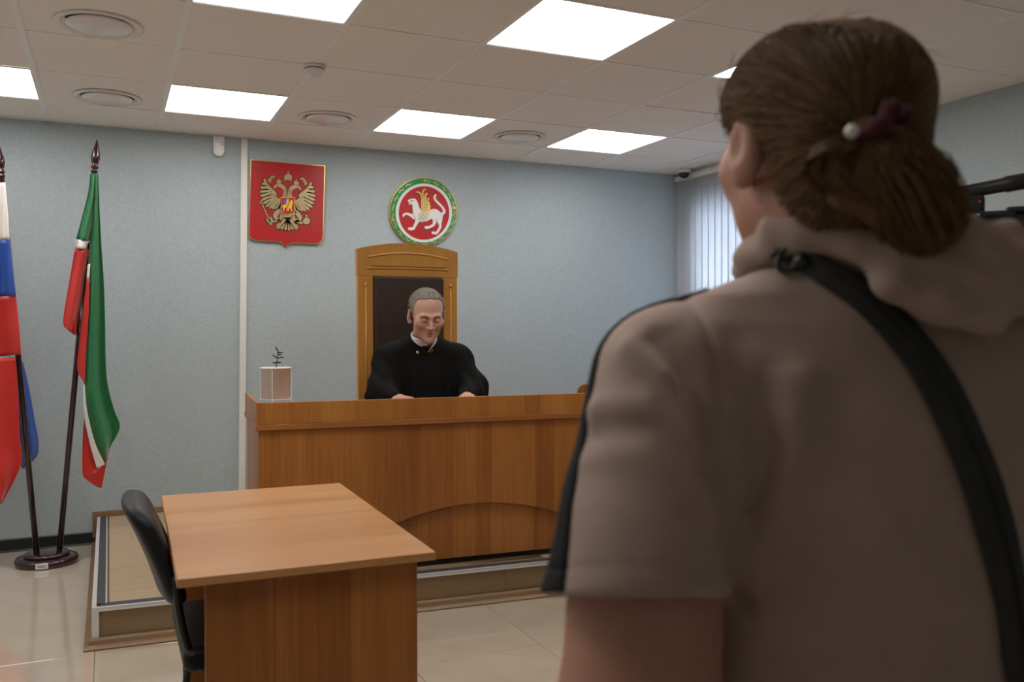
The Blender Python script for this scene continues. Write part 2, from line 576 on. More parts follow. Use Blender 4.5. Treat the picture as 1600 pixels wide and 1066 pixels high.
def mesh_sdf(fn, lo, hi, h, coarse=4):
    """surface nets over a sparse grid"""
    lo = np.asarray(lo, np.float32); hi = np.asarray(hi, np.float32)
    nb = np.maximum(1, np.ceil((hi - lo) / (h * coarse)).astype(int))
    n = nb * coarse + 1
    cx = [lo[k] + h * coarse * (np.arange(nb[k]) + 0.5) for k in range(3)]
    G = np.stack(np.meshgrid(*cx, indexing='ij'), -1).reshape(-1, 3).astype(np.float32)
    dc = fn(G).reshape(nb)
    near = np.abs(dc) < h * coarse * 2.2
    D = np.repeat(np.repeat(np.repeat(np.where(dc > 0, 1.0, -1.0).astype(np.float32), coarse, 0), coarse, 1), coarse, 2)
    D = np.pad(D, ((0, 1), (0, 1), (0, 1)), mode='edge')
    need = np.repeat(np.repeat(np.repeat(near, coarse, 0), coarse, 1), coarse, 2)
    need = np.pad(need, ((0, 1), (0, 1), (0, 1)), mode='edge')
    nn = need.copy()
    for ax in range(3):
        sl = [slice(None)] * 3; sr = [slice(None)] * 3
        sl[ax] = slice(1, None); sr[ax] = slice(None, -1)
        nn[tuple(sl)] |= need[tuple(sr)]
    ii = np.argwhere(nn)
    pts = (lo + ii * h).astype(np.float32)
    vals = np.empty(len(pts), np.float32)
    for s in range(0, len(pts), 400000):
        vals[s:s + 400000] = fn(pts[s:s + 400000])
    D[ii[:, 0], ii[:, 1], ii[:, 2]] = vals
    for ax in range(3):   # close the surface at the borders of the box
        sl = [slice(None)] * 3
        for e in (0, -1):
            sl[ax] = e
            D[tuple(sl)] = np.maximum(D[tuple(sl)], h * 0.3)
    sg = D < 0
    c = np.zeros(tuple(np.array(D.shape) - 1), np.int8)
    offs = [(i, j, k) for i in (0, 1) for j in (0, 1) for k in (0, 1)]
    sh = D.shape
    sub = lambda A, o: A[o[0]:sh[0] - 1 + o[0], o[1]:sh[1] - 1 + o[1], o[2]:sh[2] - 1 + o[2]]
    for o in offs: c += sub(sg, o)
    act = (c > 0) & (c < 8)
    idx = -np.ones(c.shape, np.int32)
    cells = np.argwhere(act)
    idx[act] = np.arange(len(cells))
    acc = np.zeros((len(cells), 3)); cnt = np.zeros(len(cells))
    g = lambda o: D[cells[:, 0] + o[0], cells[:, 1] + o[1], cells[:, 2] + o[2]]
    for a in offs:
        for ax in range(3):
            if a[ax]: continue
            b = list(a); b[ax] = 1
            da, db = g(a), g(b)
            m = (da < 0) != (db < 0)
            t = np.where(m, da / np.where(m, da - db, 1), 0)
            p = np.array(a, float)[None].repeat(len(cells), 0)
            p[:, ax] += t
            acc[m] += p[m]; cnt[m] += 1
    V = lo + (cells + acc / np.maximum(cnt, 1)[:, None]) * h
    Fc = []
    for ax in range(3):
        a, b = [(1, 2), (2, 0), (0, 1)][ax]
        e1 = np.zeros(3, int); e1[ax] = 1
        s0 = [slice(None)] * 3; s1 = [slice(None)] * 3
        s0[ax] = slice(None, -1); s1[ax] = slice(1, None)
        cross = sg[tuple(s0)] != sg[tuple(s1)]
        E = np.argwhere(cross)
        ok = (E[:, a] > 0) & (E[:, b] > 0) & (E[:, a] < c.shape[a]) & (E[:, b] < c.shape[b])
        E = E[ok]
        ua = np.zeros(3, int); ua[a] = 1
        ub = np.zeros(3, int); ub[b] = 1
        q = [E - ua - ub, E - ub, E, E - ua]
        F4 = np.stack([idx[x[:, 0], x[:, 1], x[:, 2]] for x in q], 1)
        ins = sg[E[:, 0], E[:, 1], E[:, 2]]
        F4[~ins] = F4[~ins][:, ::-1]
        Fc.append(F4)
    Fc = np.vstack(Fc)
    Fc = Fc[(Fc >= 0).all(1)]
    return V, Fc


def grad(fn, p, e=0.0015):
    p = np.asarray(p, np.float32)
    g = np.stack([fn(p + np.float32(e) * np.eye(3, dtype=np.float32)[k]) - fn(p - np.float32(e) * np.eye(3, dtype=np.float32)[k]) for k in range(3)], 1)
    return g / (np.linalg.norm(g, axis=1)[:, None] + 1e-9)


def project(fn, p, off=0.0, it=6):
    p = np.asarray(p, np.float32).copy()
    for _ in range(it):
        d = fn(p) - off
        p -= grad(fn, p) * np.clip(d, -0.03, 0.03)[:, None].astype(np.float32)
    return p


def hit(fn, u, v, t0=0.35, t1=6.0, n=900):
    """first point of a shape seen in a given direction from the photographer's place"""
    dirs = ray(u, v)
    ts = np.linspace(t0, t1, n)
    pts = (CAM + ts[:, None] * dirs).astype(np.float32)
    d = fn(pts)
    k = np.argmax(d < 0)
    return pts[k] if d[k] < 0 else None

# ================================================================== THE SETTING
XL, XR, YB, YF, H = -1.3, 5.1, 2.309, -4.9, 2.51     # left, right, far wall, wall behind the photographer, height
# ---- floor: slab and every tile
TX, TY, GX, GY = 0.5455, 0.662, 0.857, 0.965
fl = obj('floor', *g_box(XL - .1, XR + .1, YF - .1, YB + .1, -0.12, -0.004), 'grout')
tag(fl, kind='structure')
tile0 = None
i0, i1 = math.floor((XL - GX) / TX), math.ceil((XR - GX) / TX)
j0, j1 = math.floor((YF - GY) / TY), math.ceil((YB - GY) / TY)
g0 = g_box(-TX / 2 + .0012, TX / 2 - .0012, -TY / 2 + .0012, TY / 2 - .0012, -0.01, 0, 0.0012, 1)
for i in range(i0, i1):
    for j in range(j0, j1):
        x0, x1 = GX + i * TX, GX + (i + 1) * TX
        y0, y1 = GY + j * TY, GY + (j + 1) * TY
        if x0 < XL or x1 > XR or y0 < YF or y1 > YB:
            x0, x1, y0, y1 = max(x0, XL), min(x1, XR), max(y0, YF), min(y1, YB)
            if x1 - x0 < .02 or y1 - y0 < .02: continue
            part('floor_tile', g_box(x0 + .0012, x1 - .0012, y0 + .0012, y1 - .0012, -0.01, 0, .0012, 1), 'floor_tile', fl)
            continue
        c = ((x0 + x1) / 2, (y0 + y1) / 2, 0)
        if tile0 is None:
            tile0 = part('floor_tile', g0, 'floor_tile', fl)
            tile0.location = c
        else:
            copy_part(tile0, c, fl)

# ---- walls
def wall(name, *b):
    o = obj(name, *g_box(*b), 'wallpaper')
    return tag(o, kind='structure')


wall('wall_back', XL - .1, XR + .1, YB, YB + .12, -.1, H + .15)
wall('wall_left', XL - .12, XL, YF, YB, -.1, H + .15)
wall('wall_front', XL - .1, XR + .1, YF - .12, YF, -.1, H + .15)
# right wall with the window opening
WY0, WY1, WZ0, WZ1 = 0.62, 2.12, 0.80, 2.30
bm_parts = g_join(g_box(XR, XR + .2, YF, WY0, -.1, H + .15), g_box(XR, XR + .2, WY1, YB, -.1, H + .15),
                  g_box(XR, XR + .2, WY0, WY1, -.1, WZ0), g_box(XR, XR + .2, WY0, WY1, WZ1, H + .15))
tag(obj('wall_right', *bm_parts, 'wallpaper'), kind='structure')
win = obj('window_1', *g_join(g_box(XR + .10, XR + .16, WY0, WY0 + .06, WZ0, WZ1), g_box(XR + .10, XR + .16, WY1 - .06, WY1, WZ0, WZ1),
                              g_box(XR + .10, XR + .16, WY0, WY1, WZ0, WZ0 + .06), g_box(XR + .10, XR + .16, WY0, WY1, WZ1 - .06, WZ1),
                              g_box(XR + .10, XR + .16, (WY0 + WY1) / 2 - .04, (WY0 + WY1) / 2 + .04, WZ0, WZ1)), 'white_plastic')
tag(win, kind='structure')
for a, b in ((WY0 + .06, (WY0 + WY1) / 2 - .04), ((WY0 + WY1) / 2 + .04, WY1 - .06)):
    part('pane', g_box(XR + .125, XR + .131, a, b, WZ0 + .06, WZ1 - .06), 'window_glass', win)
part('window_sill', g_box(XR - .02, XR + .12, WY0 - .03, WY1 + .03, WZ0 - .03, WZ0, .004), 'white_plastic', win)
# skirting
sk = [(0, 0), (0, .07), (.006, .076), (.012, .07), (.014, .012), (.02, 0)]
o = obj('baseboard_back', *g_prism([(d, z) for d, z in sk], XL, 0.86, lambda x, y, d: (d, YB - x, y)), 'black_skirting')
tag(o, kind='structure')
o = obj('baseboard_left', *g_prism([(d, z) for d, z in sk], YF, YB - .02, lambda x, y, d: (XL + x, d, y)), 'black_skirting')
tag(o, kind='structure')
o = obj('baseboard_right', *g_prism([(d, z) for d, z in sk], YF, .05, lambda x, y, d: (XR - x, d, y)), 'black_skirting')
tag(o, kind='structure')
# white cable channel on the far wall
o = obj('trim_1', *g_join(g_prism([(1.694, 2.505), (1.733, 2.505), (1.701, .165), (1.662, .165)], YB - .016, YB)), 'white_plastic')
tag(o, kind='structure')

# ---- ceiling: deck, rails, boards, lamps, valves
ce = obj('ceiling', *g_box(XL - .1, XR + .1, YF - .1, YB + .1, H + .10, H + .15), 'ceiling_board')
tag(ce, kind='structure')
LAMPS = {(i, j) for i in (-2, 0, 2, 4, 6) for j in (2, -1)} | {(0, -4), (2, -4)}  # the last two, out of view, are added to light the woman's shoulders
UNLIT = set()
board0 = None
ni0, ni1 = math.floor(XL / .6), math.ceil(XR / .6)
nj0, nj1 = math.floor(YF / .6), math.ceil(YB / .6)
for i in range(ni0, ni1):
    for j in range(nj0, nj1):
        if (i, j) in LAMPS: continue
        x0, x1 = max(i * .6, XL), min((i + 1) * .6, XR)
        y0, y1 = max(j * .6, YF), min((j + 1) * .6, YB)
        full = x1 - x0 > .599 and y1 - y0 > .599
        c = ((x0 + x1) / 2, (y0 + y1) / 2, H)
        hx, hy = (x1 - x0) / 2 - .004, (y1 - y0) / 2 - .004
        if hx < .01 or hy < .01: continue
        g = g_box(-hx, hx, -hy, hy, .003, .016, .002, 1)
        if full and board0 is not None:
            b = copy_part(board0, c, ce)
        else:
            b = part('ceiling_panel', g, 'ceiling_board', ce)
            b.location = c
            if full: board0 = b
        b.location.z += rng.uniform(-.0012, .0012)
        b.rotation_euler = (rng.uniform(-.002, .002), rng.uniform(-.002, .002), 0)
for i in range(ni0 + 1, ni1):
    part('ceiling_rail', g_box(i * .6 - .012, i * .6 + .012, YF, YB, H - .001, H + .004), 'white_metal_tee', ce)
for j in range(nj0 + 1, nj1):
    part('ceiling_rail', g_box(XL, XR, j * .6 - .007, j * .6 + .007, H - .0008, H + .0035), 'white_metal_tee', ce)
for nm, b in (('wall_angle', (XL, XR, YB - .012, YB, H - .001, H + .003)), ('wall_angle', (XR - .012, XR, YF, YB, H - .001, H + .003))):
    part(nm, g_box(*b), 'white_metal_tee', ce)

LBL = {(0, 2): 'square light panel cut off by the left picture edge', (2, 2): 'square light panel above the motion sensor in the row by the wall',
       (4, 2): 'square light panel above the round green emblem', (6, 2): 'square light panel nearest the dome camera corner',
       (2, -1): 'square light panel touching the top edge above the smoke detector', (4, -1): 'largest square light panel in the ceiling, at the top centre',
       (6, -1): 'square light panel mostly hidden behind the brown-haired head'}
LBL.update({(-2, 2): 'square light panel beyond the left edge in the row by the far wall', (-2, -1): 'square light panel beyond the left edge in the middle row',
            (0, -1): 'square light panel above the left picture edge in the middle row', (0, -4): 'added unseen light panel overhead left of the standing person',
            (2, -4): 'added unseen light panel overhead right in front of the standing person'})
for (i, j) in sorted(LAMPS):
    if i < 0 and XL > i * .6: pass
    x0, y0 = i * .6, j * .6
    x0c = max(x0, XL)
    t = empty('ceiling_light', (x0 + .3, y0 + .3, H), LBL.get((i, j), 'square ceiling light panel beyond the left picture edge'), 'ceiling light', 'square ceiling light panels')
    fr = g_join(g_box(x0c + .006, x0 + .594, y0 + .006, y0 + .014, H + .001, H + .02), g_box(x0c + .006, x0 + .594, y0 + .586, y0 + .594, H + .001, H + .02),
                g_box(x0c + .006, x0c + .014, y0 + .006, y0 + .594, H + .001, H + .02), g_box(x0 + .586, x0 + .594, y0 + .006, y0 + .594, H + .001, H + .02))
    part('frame', fr, 'white_metal_tee', t)
    part('diffuser', g_box(x0c + .014, x0 + .586, y0 + .014, y0 + .586, H + .004, H + .012), 'lamp_diffuser', t)

VL = ['round air valve above the green flag, second row from wall', 'round air valve between two light panels left of the sensor',
      'round air valve above the shield emblem', 'round air valve above the empty wall right of the round emblem']
v0 = None
for k, (x, y) in enumerate([(.892, .40), (.92, 1.60), (2.084, 1.575), (3.314, 1.575)]):
    t = empty('air_valve', (x, y, H), VL[k], 'air valve', 'round ceiling air valves')
    if v0 is None:
        r = part('collar', g_lathe([(.165, 0), (.163, -.006), (.15, -.009), (.137, -.004), (.132, .012)], (x, y, H), 48, cap=False), 'valve_white', t, True)
        d = part('disc', g_lathe([(.02, .0), (.118, .002), (.126, -.006), (.122, -.013), (.10, -.019), (.05, -.023), (.001, -.024)], (x, y, H), 48), 'valve_white', t, True)
        s = part('throat', g_lathe([(.13, .002), (.02, .003)], (x, y, H), 32), 'grey_plastic', t)
        v0 = (r, d, s)
    else:
        for q in v0: copy_part(q, (0, 0, 0), t)

# smoke detector
t = empty('smoke_detector', (1.8, .6, H), 'small round white smoke detector on a ceiling rail crossing', 'smoke detector')
part('base', g_lathe([(.05, 0), (.05, -.010), (.047, -.013)], (1.8, .6, H), 28), 'white_plastic', t, True)
part('sensor_head', g_lathe([(.043, -.013), (.045, -.022), (.038, -.030), (.030, -.034), (.028, -.045), (.018, -.05), (.001, -.051)], (1.8, .6, H), 28), 'white_plastic', t, True)
part('slot', g_lathe([(.0455, -.0165), (.0455, -.0195)], (1.8, .6, H), 28), 'grey_plastic', t)
# dome camera in the corner
t = empty('dome_camera', (4.95, 2.09, H), 'small white dome security camera in the ceiling corner above the blind', 'security camera')
part('base', g_lathe([(.055, 0), (.056, -.012), (.052, -.026), (.044, -.030)], (4.95, 2.09, H), 28), 'white_plastic', t, True)
part('dome', g_lathe([(.042, -.028), (.041, -.042), (.034, -.056), (.02, -.066), (.001, -.070)], (4.95, 2.09, H), 28), 'dark_dome', t, True)
# motion sensor
x0, x1 = 1.522, 1.588
t = empty('motion_sensor', (1.555, YB, 2.38), 'white motion sensor mounted high on the wall left of the cable channel', 'motion sensor')
out = [(x0, 2.498), (x1, 2.498), (x1 - .001, 2.42)] + [(1.554 + .032 * math.cos(a), 2.409 + .032 * math.sin(a)) for a in np.linspace(0, -math.pi, 13)] + [(x0 + .001, 2.42)]
part('housing', g_prism(out, YB - .04, YB - .002), 'white_plastic', t)
part('lens', g_join(g_prism([(1.534 + .04 * a, 2.40 + .05 * b) for a, b in ((0, 0), (.2, -.15), (.8, -.15), (1, 0), (1, .9), (.5, 1.1), (0, .9))], YB - .044, YB - .039)), 'paper_white', t)
part('indicator', g_join(g_box(1.574, 1.580, YB - .0425, YB - .039, 2.459, 2.464), g_box(1.570, 1.580, YB - .0425, YB - .039, 2.446, 2.450)), 'grey_plastic', t)

# ---- vertical blind along the window wall
t = empty('vertical_blind', (XR - .06, 1.45, .75), 'white vertical blind hanging in the corner right of the blue wall', 'blind')
part('head_rail', g_box(XR - .095, XR - .04, .5, 2.29, 2.445, 2.485, .004), 'white_plastic', t)
slat0 = None
ns = 22
for k in range(ns):
    y = 2.245 - k * .079
    if slat0 is None:
        prof = [(s, .006 * (1 - (2 * s / .089) ** 2)) for s in np.linspace(-.0445, .0445, 7)]
        V, Fc = [], []
        for z in (.78, 2.44):
            for s, q in prof: V.append((q, s, z - .78))
        for a in range(6): Fc.append((a, a + 1, a + 8, a + 7))
        slat0 = obj('slat', V, Fc, 'blind_cloth', None, True)
        solidify(slat0, .0008)
        slat0.parent = t
        sl = slat0
    else:
        sl = slat0.copy(); COL.objects.link(sl)
    sl.location = (XR - .068 - t.location.x, y - t.location.y, .78 - t.location.z)
    sl.rotation_euler = (0, 0, math.radians(11 + rng.uniform(-3, 3)))

# ================================================================== PLATFORM
SK = -0.07                                    # the bench and platform edge stand a little askew to the wall
PX0, PZ = 0.85, 0.16
def fy(x): return 0.365 + (x - PX0) * SK      # front edge of the platform
t = empty('platform', (3.0, 1.3, 0), 'low oak laminate platform with aluminium nosing under the bench', 'platform')
part('core', g_prism([(PX0 + .02, fy(PX0) + .02), (XR - .005, fy(XR) + .02), (XR - .005, YB - .002), (PX0 + .02, YB - .002)], 0.001, PZ - .012, lambda x, y, d: (x, y, d)), 'oak_riser', t)
# deck planks
rows = np.arange(fy(PX0) + .04 - .42, YB, .2)
for r_, y in enumerate(rows):
    xs = PX0 + .03 - 1.28 + (r_ * .47 + .22) % 1.28
    while xs < XR - .01:
        a, b = max(xs, PX0 + .06), min(xs + 1.28, XR - .006)
        c, d = y + .0008, min(y + .1992, YB - .004)
        if b - a > .02 and d - c > .02:
            lo1, lo2 = max(c, fy(a) + .065), max(c, fy(b) + .065)
            if d - max(lo1, lo2) > .015:
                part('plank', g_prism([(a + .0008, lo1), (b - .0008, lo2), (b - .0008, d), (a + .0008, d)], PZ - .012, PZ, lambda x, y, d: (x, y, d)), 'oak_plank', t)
        xs += 1.28
# risers
def riser(xa, xb):
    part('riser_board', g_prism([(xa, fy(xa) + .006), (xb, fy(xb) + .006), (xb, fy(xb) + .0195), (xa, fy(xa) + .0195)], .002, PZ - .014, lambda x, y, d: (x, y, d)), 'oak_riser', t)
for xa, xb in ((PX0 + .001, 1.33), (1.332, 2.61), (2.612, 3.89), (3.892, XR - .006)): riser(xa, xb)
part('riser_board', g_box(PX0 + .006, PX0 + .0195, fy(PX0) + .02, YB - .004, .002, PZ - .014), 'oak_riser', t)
# aluminium nosing with a rubber insert
nz = lambda z0, z1, o0, o1: g_prism([(PX0 - o0, fy(PX0) - o0), (XR - .006, fy(XR) - o0), (XR - .006, fy(XR) + o1), (PX0 + o1, fy(PX0) + o1)], z0, z1, lambda x, y, d: (x, y, d))
nzl = lambda z0, z1, o0, o1: g_box(PX0 - o0, PX0 + o1, fy(PX0) + o1, YB - .015, z0, z1)
part('nosing', g_join(nz(PZ - .014, PZ + .001, .004, .014), nz(PZ - .001, PZ + .0025, .004, .062), nzl(PZ - .014, PZ + .001, .004, .014), nzl(PZ - .001, PZ + .0025, .004, .052),
     g_prism([(PX0 - .0045, fy(PX0) - .0045), (PX0 + .022, fy(PX0) - .006), (PX0 + .022, fy(PX0) + .004), (PX0 + .004, fy(PX0) + .005), (PX0 + .004, fy(PX0) + .022), (PX0 - .0045, fy(PX0) + .022)], .043, PZ - .0145, lambda x, y, d: (x, y, d))), 'aluminium', t)
part('rubber_insert', g_join(nz(PZ + .002, PZ + .004, -.013, .056), nzl(PZ + .002, PZ + .004, -.013, .046)), 'rubber_strip', t)
# floor mouldings
mo = [(0, 0), (.034, 0), (.034, .006), (.026, .014), (.018, .018), (.014, .034), (.008, .042), (0, .042)]
def mould(p0, p1, n0, n1):
    V = []
    for p, n in ((p0, n0), (p1, n1)):
        for q, z in mo: V.append((p[0] - n[0] * q, p[1] - n[1] * q, z + .0005))
    m = len(mo)
    Fc = [(i, (i + 1) % m, (i + 1) % m + m, i + m) for i in range(m)] + [tuple(range(m)), tuple(reversed(range(m, 2 * m)))]
    return V, Fc
part('floor_moulding', mould((PX0, fy(PX0)), (XR - .006, fy(XR)), (1, 1), (0, 1)), 'oak_trim', t)
part('floor_moulding', mould((PX0, YB - .003), (PX0, fy(PX0)), (1, 0), (1, 1)), 'oak_trim', t)
part('wall_moulding', g_join(g_box(PX0 - .004, 5.09, YB - .014, YB - .002, PZ, PZ + .035, .003), g_box(PX0 - .03, PX0 - .004, YB - .014, YB - .002, .04, PZ + .035)), 'oak_trim', t)

# ================================================================== BENCH (judge's desk)
DX, DY, DL = 1.508, 0.425, 2.0                # front left corner, length
piv = np.array([DX, DY, 0.0])
def dk(g): return g_rot(g, SK, piv)
def dbox(x0, x1, y0, y1, z0, z1, b=0.0015): return dk(g_box(DX + x0, DX + x1, DY + y0, DY + y1, z0, z1, b, 1))
t = empty('judge_bench', (DX + 1, DY + .3, PZ), 'long orange-brown alder bench with an arched front on the platform', 'bench')
AC, AR, AZ = 1.0, 1.19, 0.447                 # arch
arc = [(AC + s, AZ - (AR - math.sqrt(AR * AR - s * s))) for s in np.linspace(-.66, .66, 41)]
zb = .195
fr = lambda x, y, d: (DX + x, DY + d, y)
poly = [(0, .835), (0, zb)] + [(AC - .66 - .001, zb)] + arc + [(AC + .661, zb), (DL, zb), (DL, .835)]
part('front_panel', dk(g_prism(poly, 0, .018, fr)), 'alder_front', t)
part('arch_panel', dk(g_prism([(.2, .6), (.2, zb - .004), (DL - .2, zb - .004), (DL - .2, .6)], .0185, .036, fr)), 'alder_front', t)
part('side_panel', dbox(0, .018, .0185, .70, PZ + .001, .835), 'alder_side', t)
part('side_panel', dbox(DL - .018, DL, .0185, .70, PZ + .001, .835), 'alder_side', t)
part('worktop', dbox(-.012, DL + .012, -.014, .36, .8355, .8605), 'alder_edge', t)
part('worktop_return', dbox(-.012, .30, .3605, .72, .8355, .8605), 'alder_edge', t)
part('worktop_return', dbox(DL - .30, DL + .012, .3605, .72, .8355, .8605), 'alder_edge', t)
part('rail', dbox(-.008, DL + .008, -.010, .008, .861, .957), 'alder_rail', t)
part('rail', dbox(-.008, .010, .0085, .72, .861, .957), 'alder_side', t)
part('rail', dbox(DL - .010, DL + .008, .0085, .72, .861, .957), 'alder_side', t)
for x in (.45, 1.55):
    part('support', dbox(x - .009, x + .009, .037, .34, PZ + .001, .835), 'alder_side', t)
part('gap_shade', dbox(.05, DL - .05, .045, .06, PZ + .001, .24), 'black_skirting', t)  # black board standing in for the shade in the gap under the bench

# papers on the bench
single('document', g_rot(g_box(2.30, 2.51, .44, .585, .8615, .866), .05, np.array([2.4, .52, 0])), 'paper_white', 'white sheets lying on the bench under the judge\'s hands', 'paper')

# ================================================================== HIGH-BACKED JUDGE CHAIR
CX0, CX1, CY = 2.19, 2.795, 1.36
t = empty('judge_chair', ((CX0 + CX1) / 2, CY, PZ), 'tall wooden throne-like chair with dark leather back behind the judge', 'chair')
cw = CX1 - CX0
def arch(x0, x1, zs, rise, n=15):
    return [(x0 + (x1 - x0) * k / (n - 1), zs + rise * (1 - (2 * k / (n - 1) - 1) ** 2)) for k in range(n)]
# crest with its carved grooves
part('crest', g_prism([(CX0, 1.585), (CX1, 1.585)] + list(reversed(arch(CX0, CX1, 1.735, .042))), CY - .022, CY + .022), 'throne_wood', t)
def groove(z0, z1, rise):
    a = arch(CX0 + .055, CX1 - .055, z0, rise, 13); b = arch(CX0 + .065, CX1 - .065, z1, rise, 13)
    V, Fc = g_tube([(x, CY - .0225, z) for x, z in a], .007, 8)
    return V, Fc
inlay = arch(CX0 + .06, CX1 - .06, 1.690, .028, 13)
part('crest_moulding', g_tube([(x, CY - .0225, z) for x, z in inlay], .0065, 8), 'throne_wood', t, True)
inlay2 = [(x, z - .050) for x, z in arch(CX0 + .055, CX1 - .055, 1.678, .004, 13)]
part('crest_moulding', g_tube([(x, CY - .0225, z) for x, z in inlay2], .008, 8), 'throne_wood', t, True)
fieldp = [(CX0 + .075, 1.642), (CX1 - .075, 1.642)] + list(reversed(arch(CX0 + .085, CX1 - .085, 1.676, .026, 13)))
part('crest_field', g_prism(fieldp, CY - .0305, CY - .0215), 'throne_wood', t)
for sx in (0, 1):
    xa = CX0 + .003 if sx == 0 else CX1 - .093
    st = part('stile', g_box(xa, xa + .09, CY - .022, CY + .018, PZ + .002, 1.583, .004, 2), 'throne_wood', t)
    part('flute', g_tube([(xa + .047, CY - .0225, .7), (xa + .047, CY - .0225, 1.53)], .006, 8), 'throne_wood', st, True)
    part('flute_head', g_lathe([(.014, 0), (.013, .004), (.008, .007), (.001, .008)], (xa + .047, CY - .022, 1.535), 20, axis=(0, -1, 0)), 'throne_wood', st, True)
part('back_board', g_box(CX0 + .0935, CX1 - .0935, CY + .0125, CY + .018, .47, 1.584), 'throne_wood', t)
part('back_cushion', g_box(CX0 + .094, CX1 - .094, CY - .05, CY + .012, .62, 1.584, .018, 3), 'dark_leather', t, True)
part('seat_cushion', g_box(CX0 + .05, CX1 - .05, CY - .50, CY - .052, .56, .66, .02, 3), 'dark_leather', t, True)
part('seat_box', g_box(CX0 + .04, CX1 - .04, CY - .48, CY - .024, .47, .559, .004), 'throne_wood', t)
for sx in (CX0 + .05, CX1 - .11):
    part('leg', g_box(sx, sx + .06, CY - .46, CY - .40, PZ + .002, .469, .004), 'throne_wood', t)
# second chair right of the judge: only the rounded top of its wooden back shows
BX, BZ = on_y(904, 610, 1.46)[0], on_y(913, 601, 1.46)[2]
t = empty('wooden_chair', (BX + .2, 1.25, PZ), 'orange wooden chair whose rounded back shows above the bench right end', 'chair')
bk = [(BX, .62), (BX + .41, .62), (BX + .41, BZ - .045)] + [(BX + .365 + .045 * math.cos(a), BZ - .045 + .045 * math.sin(a)) for a in np.linspace(0, math.pi / 2, 6)] + [(BX + .045 + .045 * math.cos(a), BZ - .045 + .045 * math.sin(a)) for a in np.linspace(math.pi / 2, math.pi, 6)]
part('backrest', g_prism(bk, 1.46, 1.482), 'alder_front', t)
part('seat', g_box(BX + .005, BX + .405, 1.05, 1.459, .58, .62, .008), 'alder_top', t)
for x in (BX + .01, BX + .37):
    for y in (1.055, 1.425):
        part('leg', g_box(x, x + .03, y, y + .03, PZ + .002, .579, .003), 'alder_side', t)

# ================================================================== PLANT ON THE BENCH
px, py = 1.648, .80
t = empty('potted_plant', (px, py, .861), 'white pot on a thin wire stand with a small jade-like sprig', 'plant')
pz = .947
part('pot', g_lathe([(.060, pz), (.066, pz + .004), (.069, 1.090), (.0735, 1.0905), (.0745, 1.094), (.0735, 1.0975), (.067, 1.0975), (.065, 1.085)], (px, py, 0), 40, cap=False), 'pot_white', t, True)
part('pot_base', g_lathe([(.0, pz), (.060, pz + .0005)], (px, py, 0), 40), 'pot_white', t)
part('soil', g_lathe([(.066, 1.083), (.001, 1.086)], (px, py, 0), 30), 'soil', t)
for k in range(4):
    a = math.radians(45 + 90 * k + 22)
    x, y = px + .0735 * math.cos(a), py + .0735 * math.sin(a)
    part('wire_leg', g_tube([(x, y, .8612), (x, y, 1.0885)], .0018, 6), 'pot_white', t)
part('wire_ring', g_tube([(px + .0735 * math.cos(a), py + .0735 * math.sin(a), pz - .002) for a in np.linspace(0, 2 * math.pi, 33)], .0018, 6), 'pot_white', t)
stem = spline([(px, py, 1.086), (px + .004, py, 1.12), (px + .010, py, 1.152), (px + .008, py, 1.185)], 10)
part('stem', g_tube(stem, .0022, 6), 'leaf', t)
def leaf(c, dirv, ln, w, thick=.0025):
    c = np.array(c); d = np.array(dirv, float); d /= np.linalg.norm(d)
    s = np.cross(d, (0, 0, 1.0)); s = s / (np.linalg.norm(s) + 1e-9); n = np.cross(s, d)
    V, Fc = [], []
    for k, (q, ww) in enumerate([(0, .15), (.2, .7), (.45, 1), (.7, .85), (.9, .45), (1, .05)]):
        for e in (-1, 0, 1):
            V.append(tuple(c + d * ln * q + s * w * .5 * ww * e + n * (.003 * abs(e) * ww)))
    for k in range(5):
        for e in range(2): Fc.append((k * 3 + e, k * 3 + e + 1, k * 3 + e + 4, k * 3 + e + 3))
    return V, Fc
for c, d, ln, w in [((px + .004, py, 1.115), (-.9, -.5, .25), .024, .022), ((px + .005, py, 1.118), (.9, -.6, .1), .022, .018), ((px + .008, py, 1.138), (-1, 0, .8), .03, .009),
                    ((px + .009, py, 1.140), (1, .1, .18), .03, .008), ((px + .009, py, 1.156), (1, -.3, .1), .02, .008), ((px + .009, py, 1.165), (.7, -.8, .5), .014, .014),
                    ((px + .009, py, 1.166), (1, .3, .02), .028, .005), ((px + .008, py, 1.175), (-.5, 0, 1), .022, .007), ((px, py, 1.0875), (-.8, -.4, .12), .026, .014), ((px, py, 1.0875), (.9, .1, .1), .028, .012)]:
    solidify(part('leaf', leaf(c, d, ln, w), 'leaf', t, True), .004)

# ================================================================== TABLE
t = empty('table', (1.345, -1.03, 0), 'small orange-brown laminate table in the foreground beside the black chair', 'table')
tp = np.array([1.345, -1.03, 0])
def tb(*a): return g_rot(g_box(*a), -.022, tp)
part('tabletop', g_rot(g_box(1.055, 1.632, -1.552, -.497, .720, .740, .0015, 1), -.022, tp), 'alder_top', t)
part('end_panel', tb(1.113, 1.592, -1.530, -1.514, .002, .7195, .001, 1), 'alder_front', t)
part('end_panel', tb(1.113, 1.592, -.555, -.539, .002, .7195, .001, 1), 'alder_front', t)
part('modesty_panel', tb(1.560, 1.576, -1.513, -.556, .30, .7195, .001, 1), 'alder_side', t)

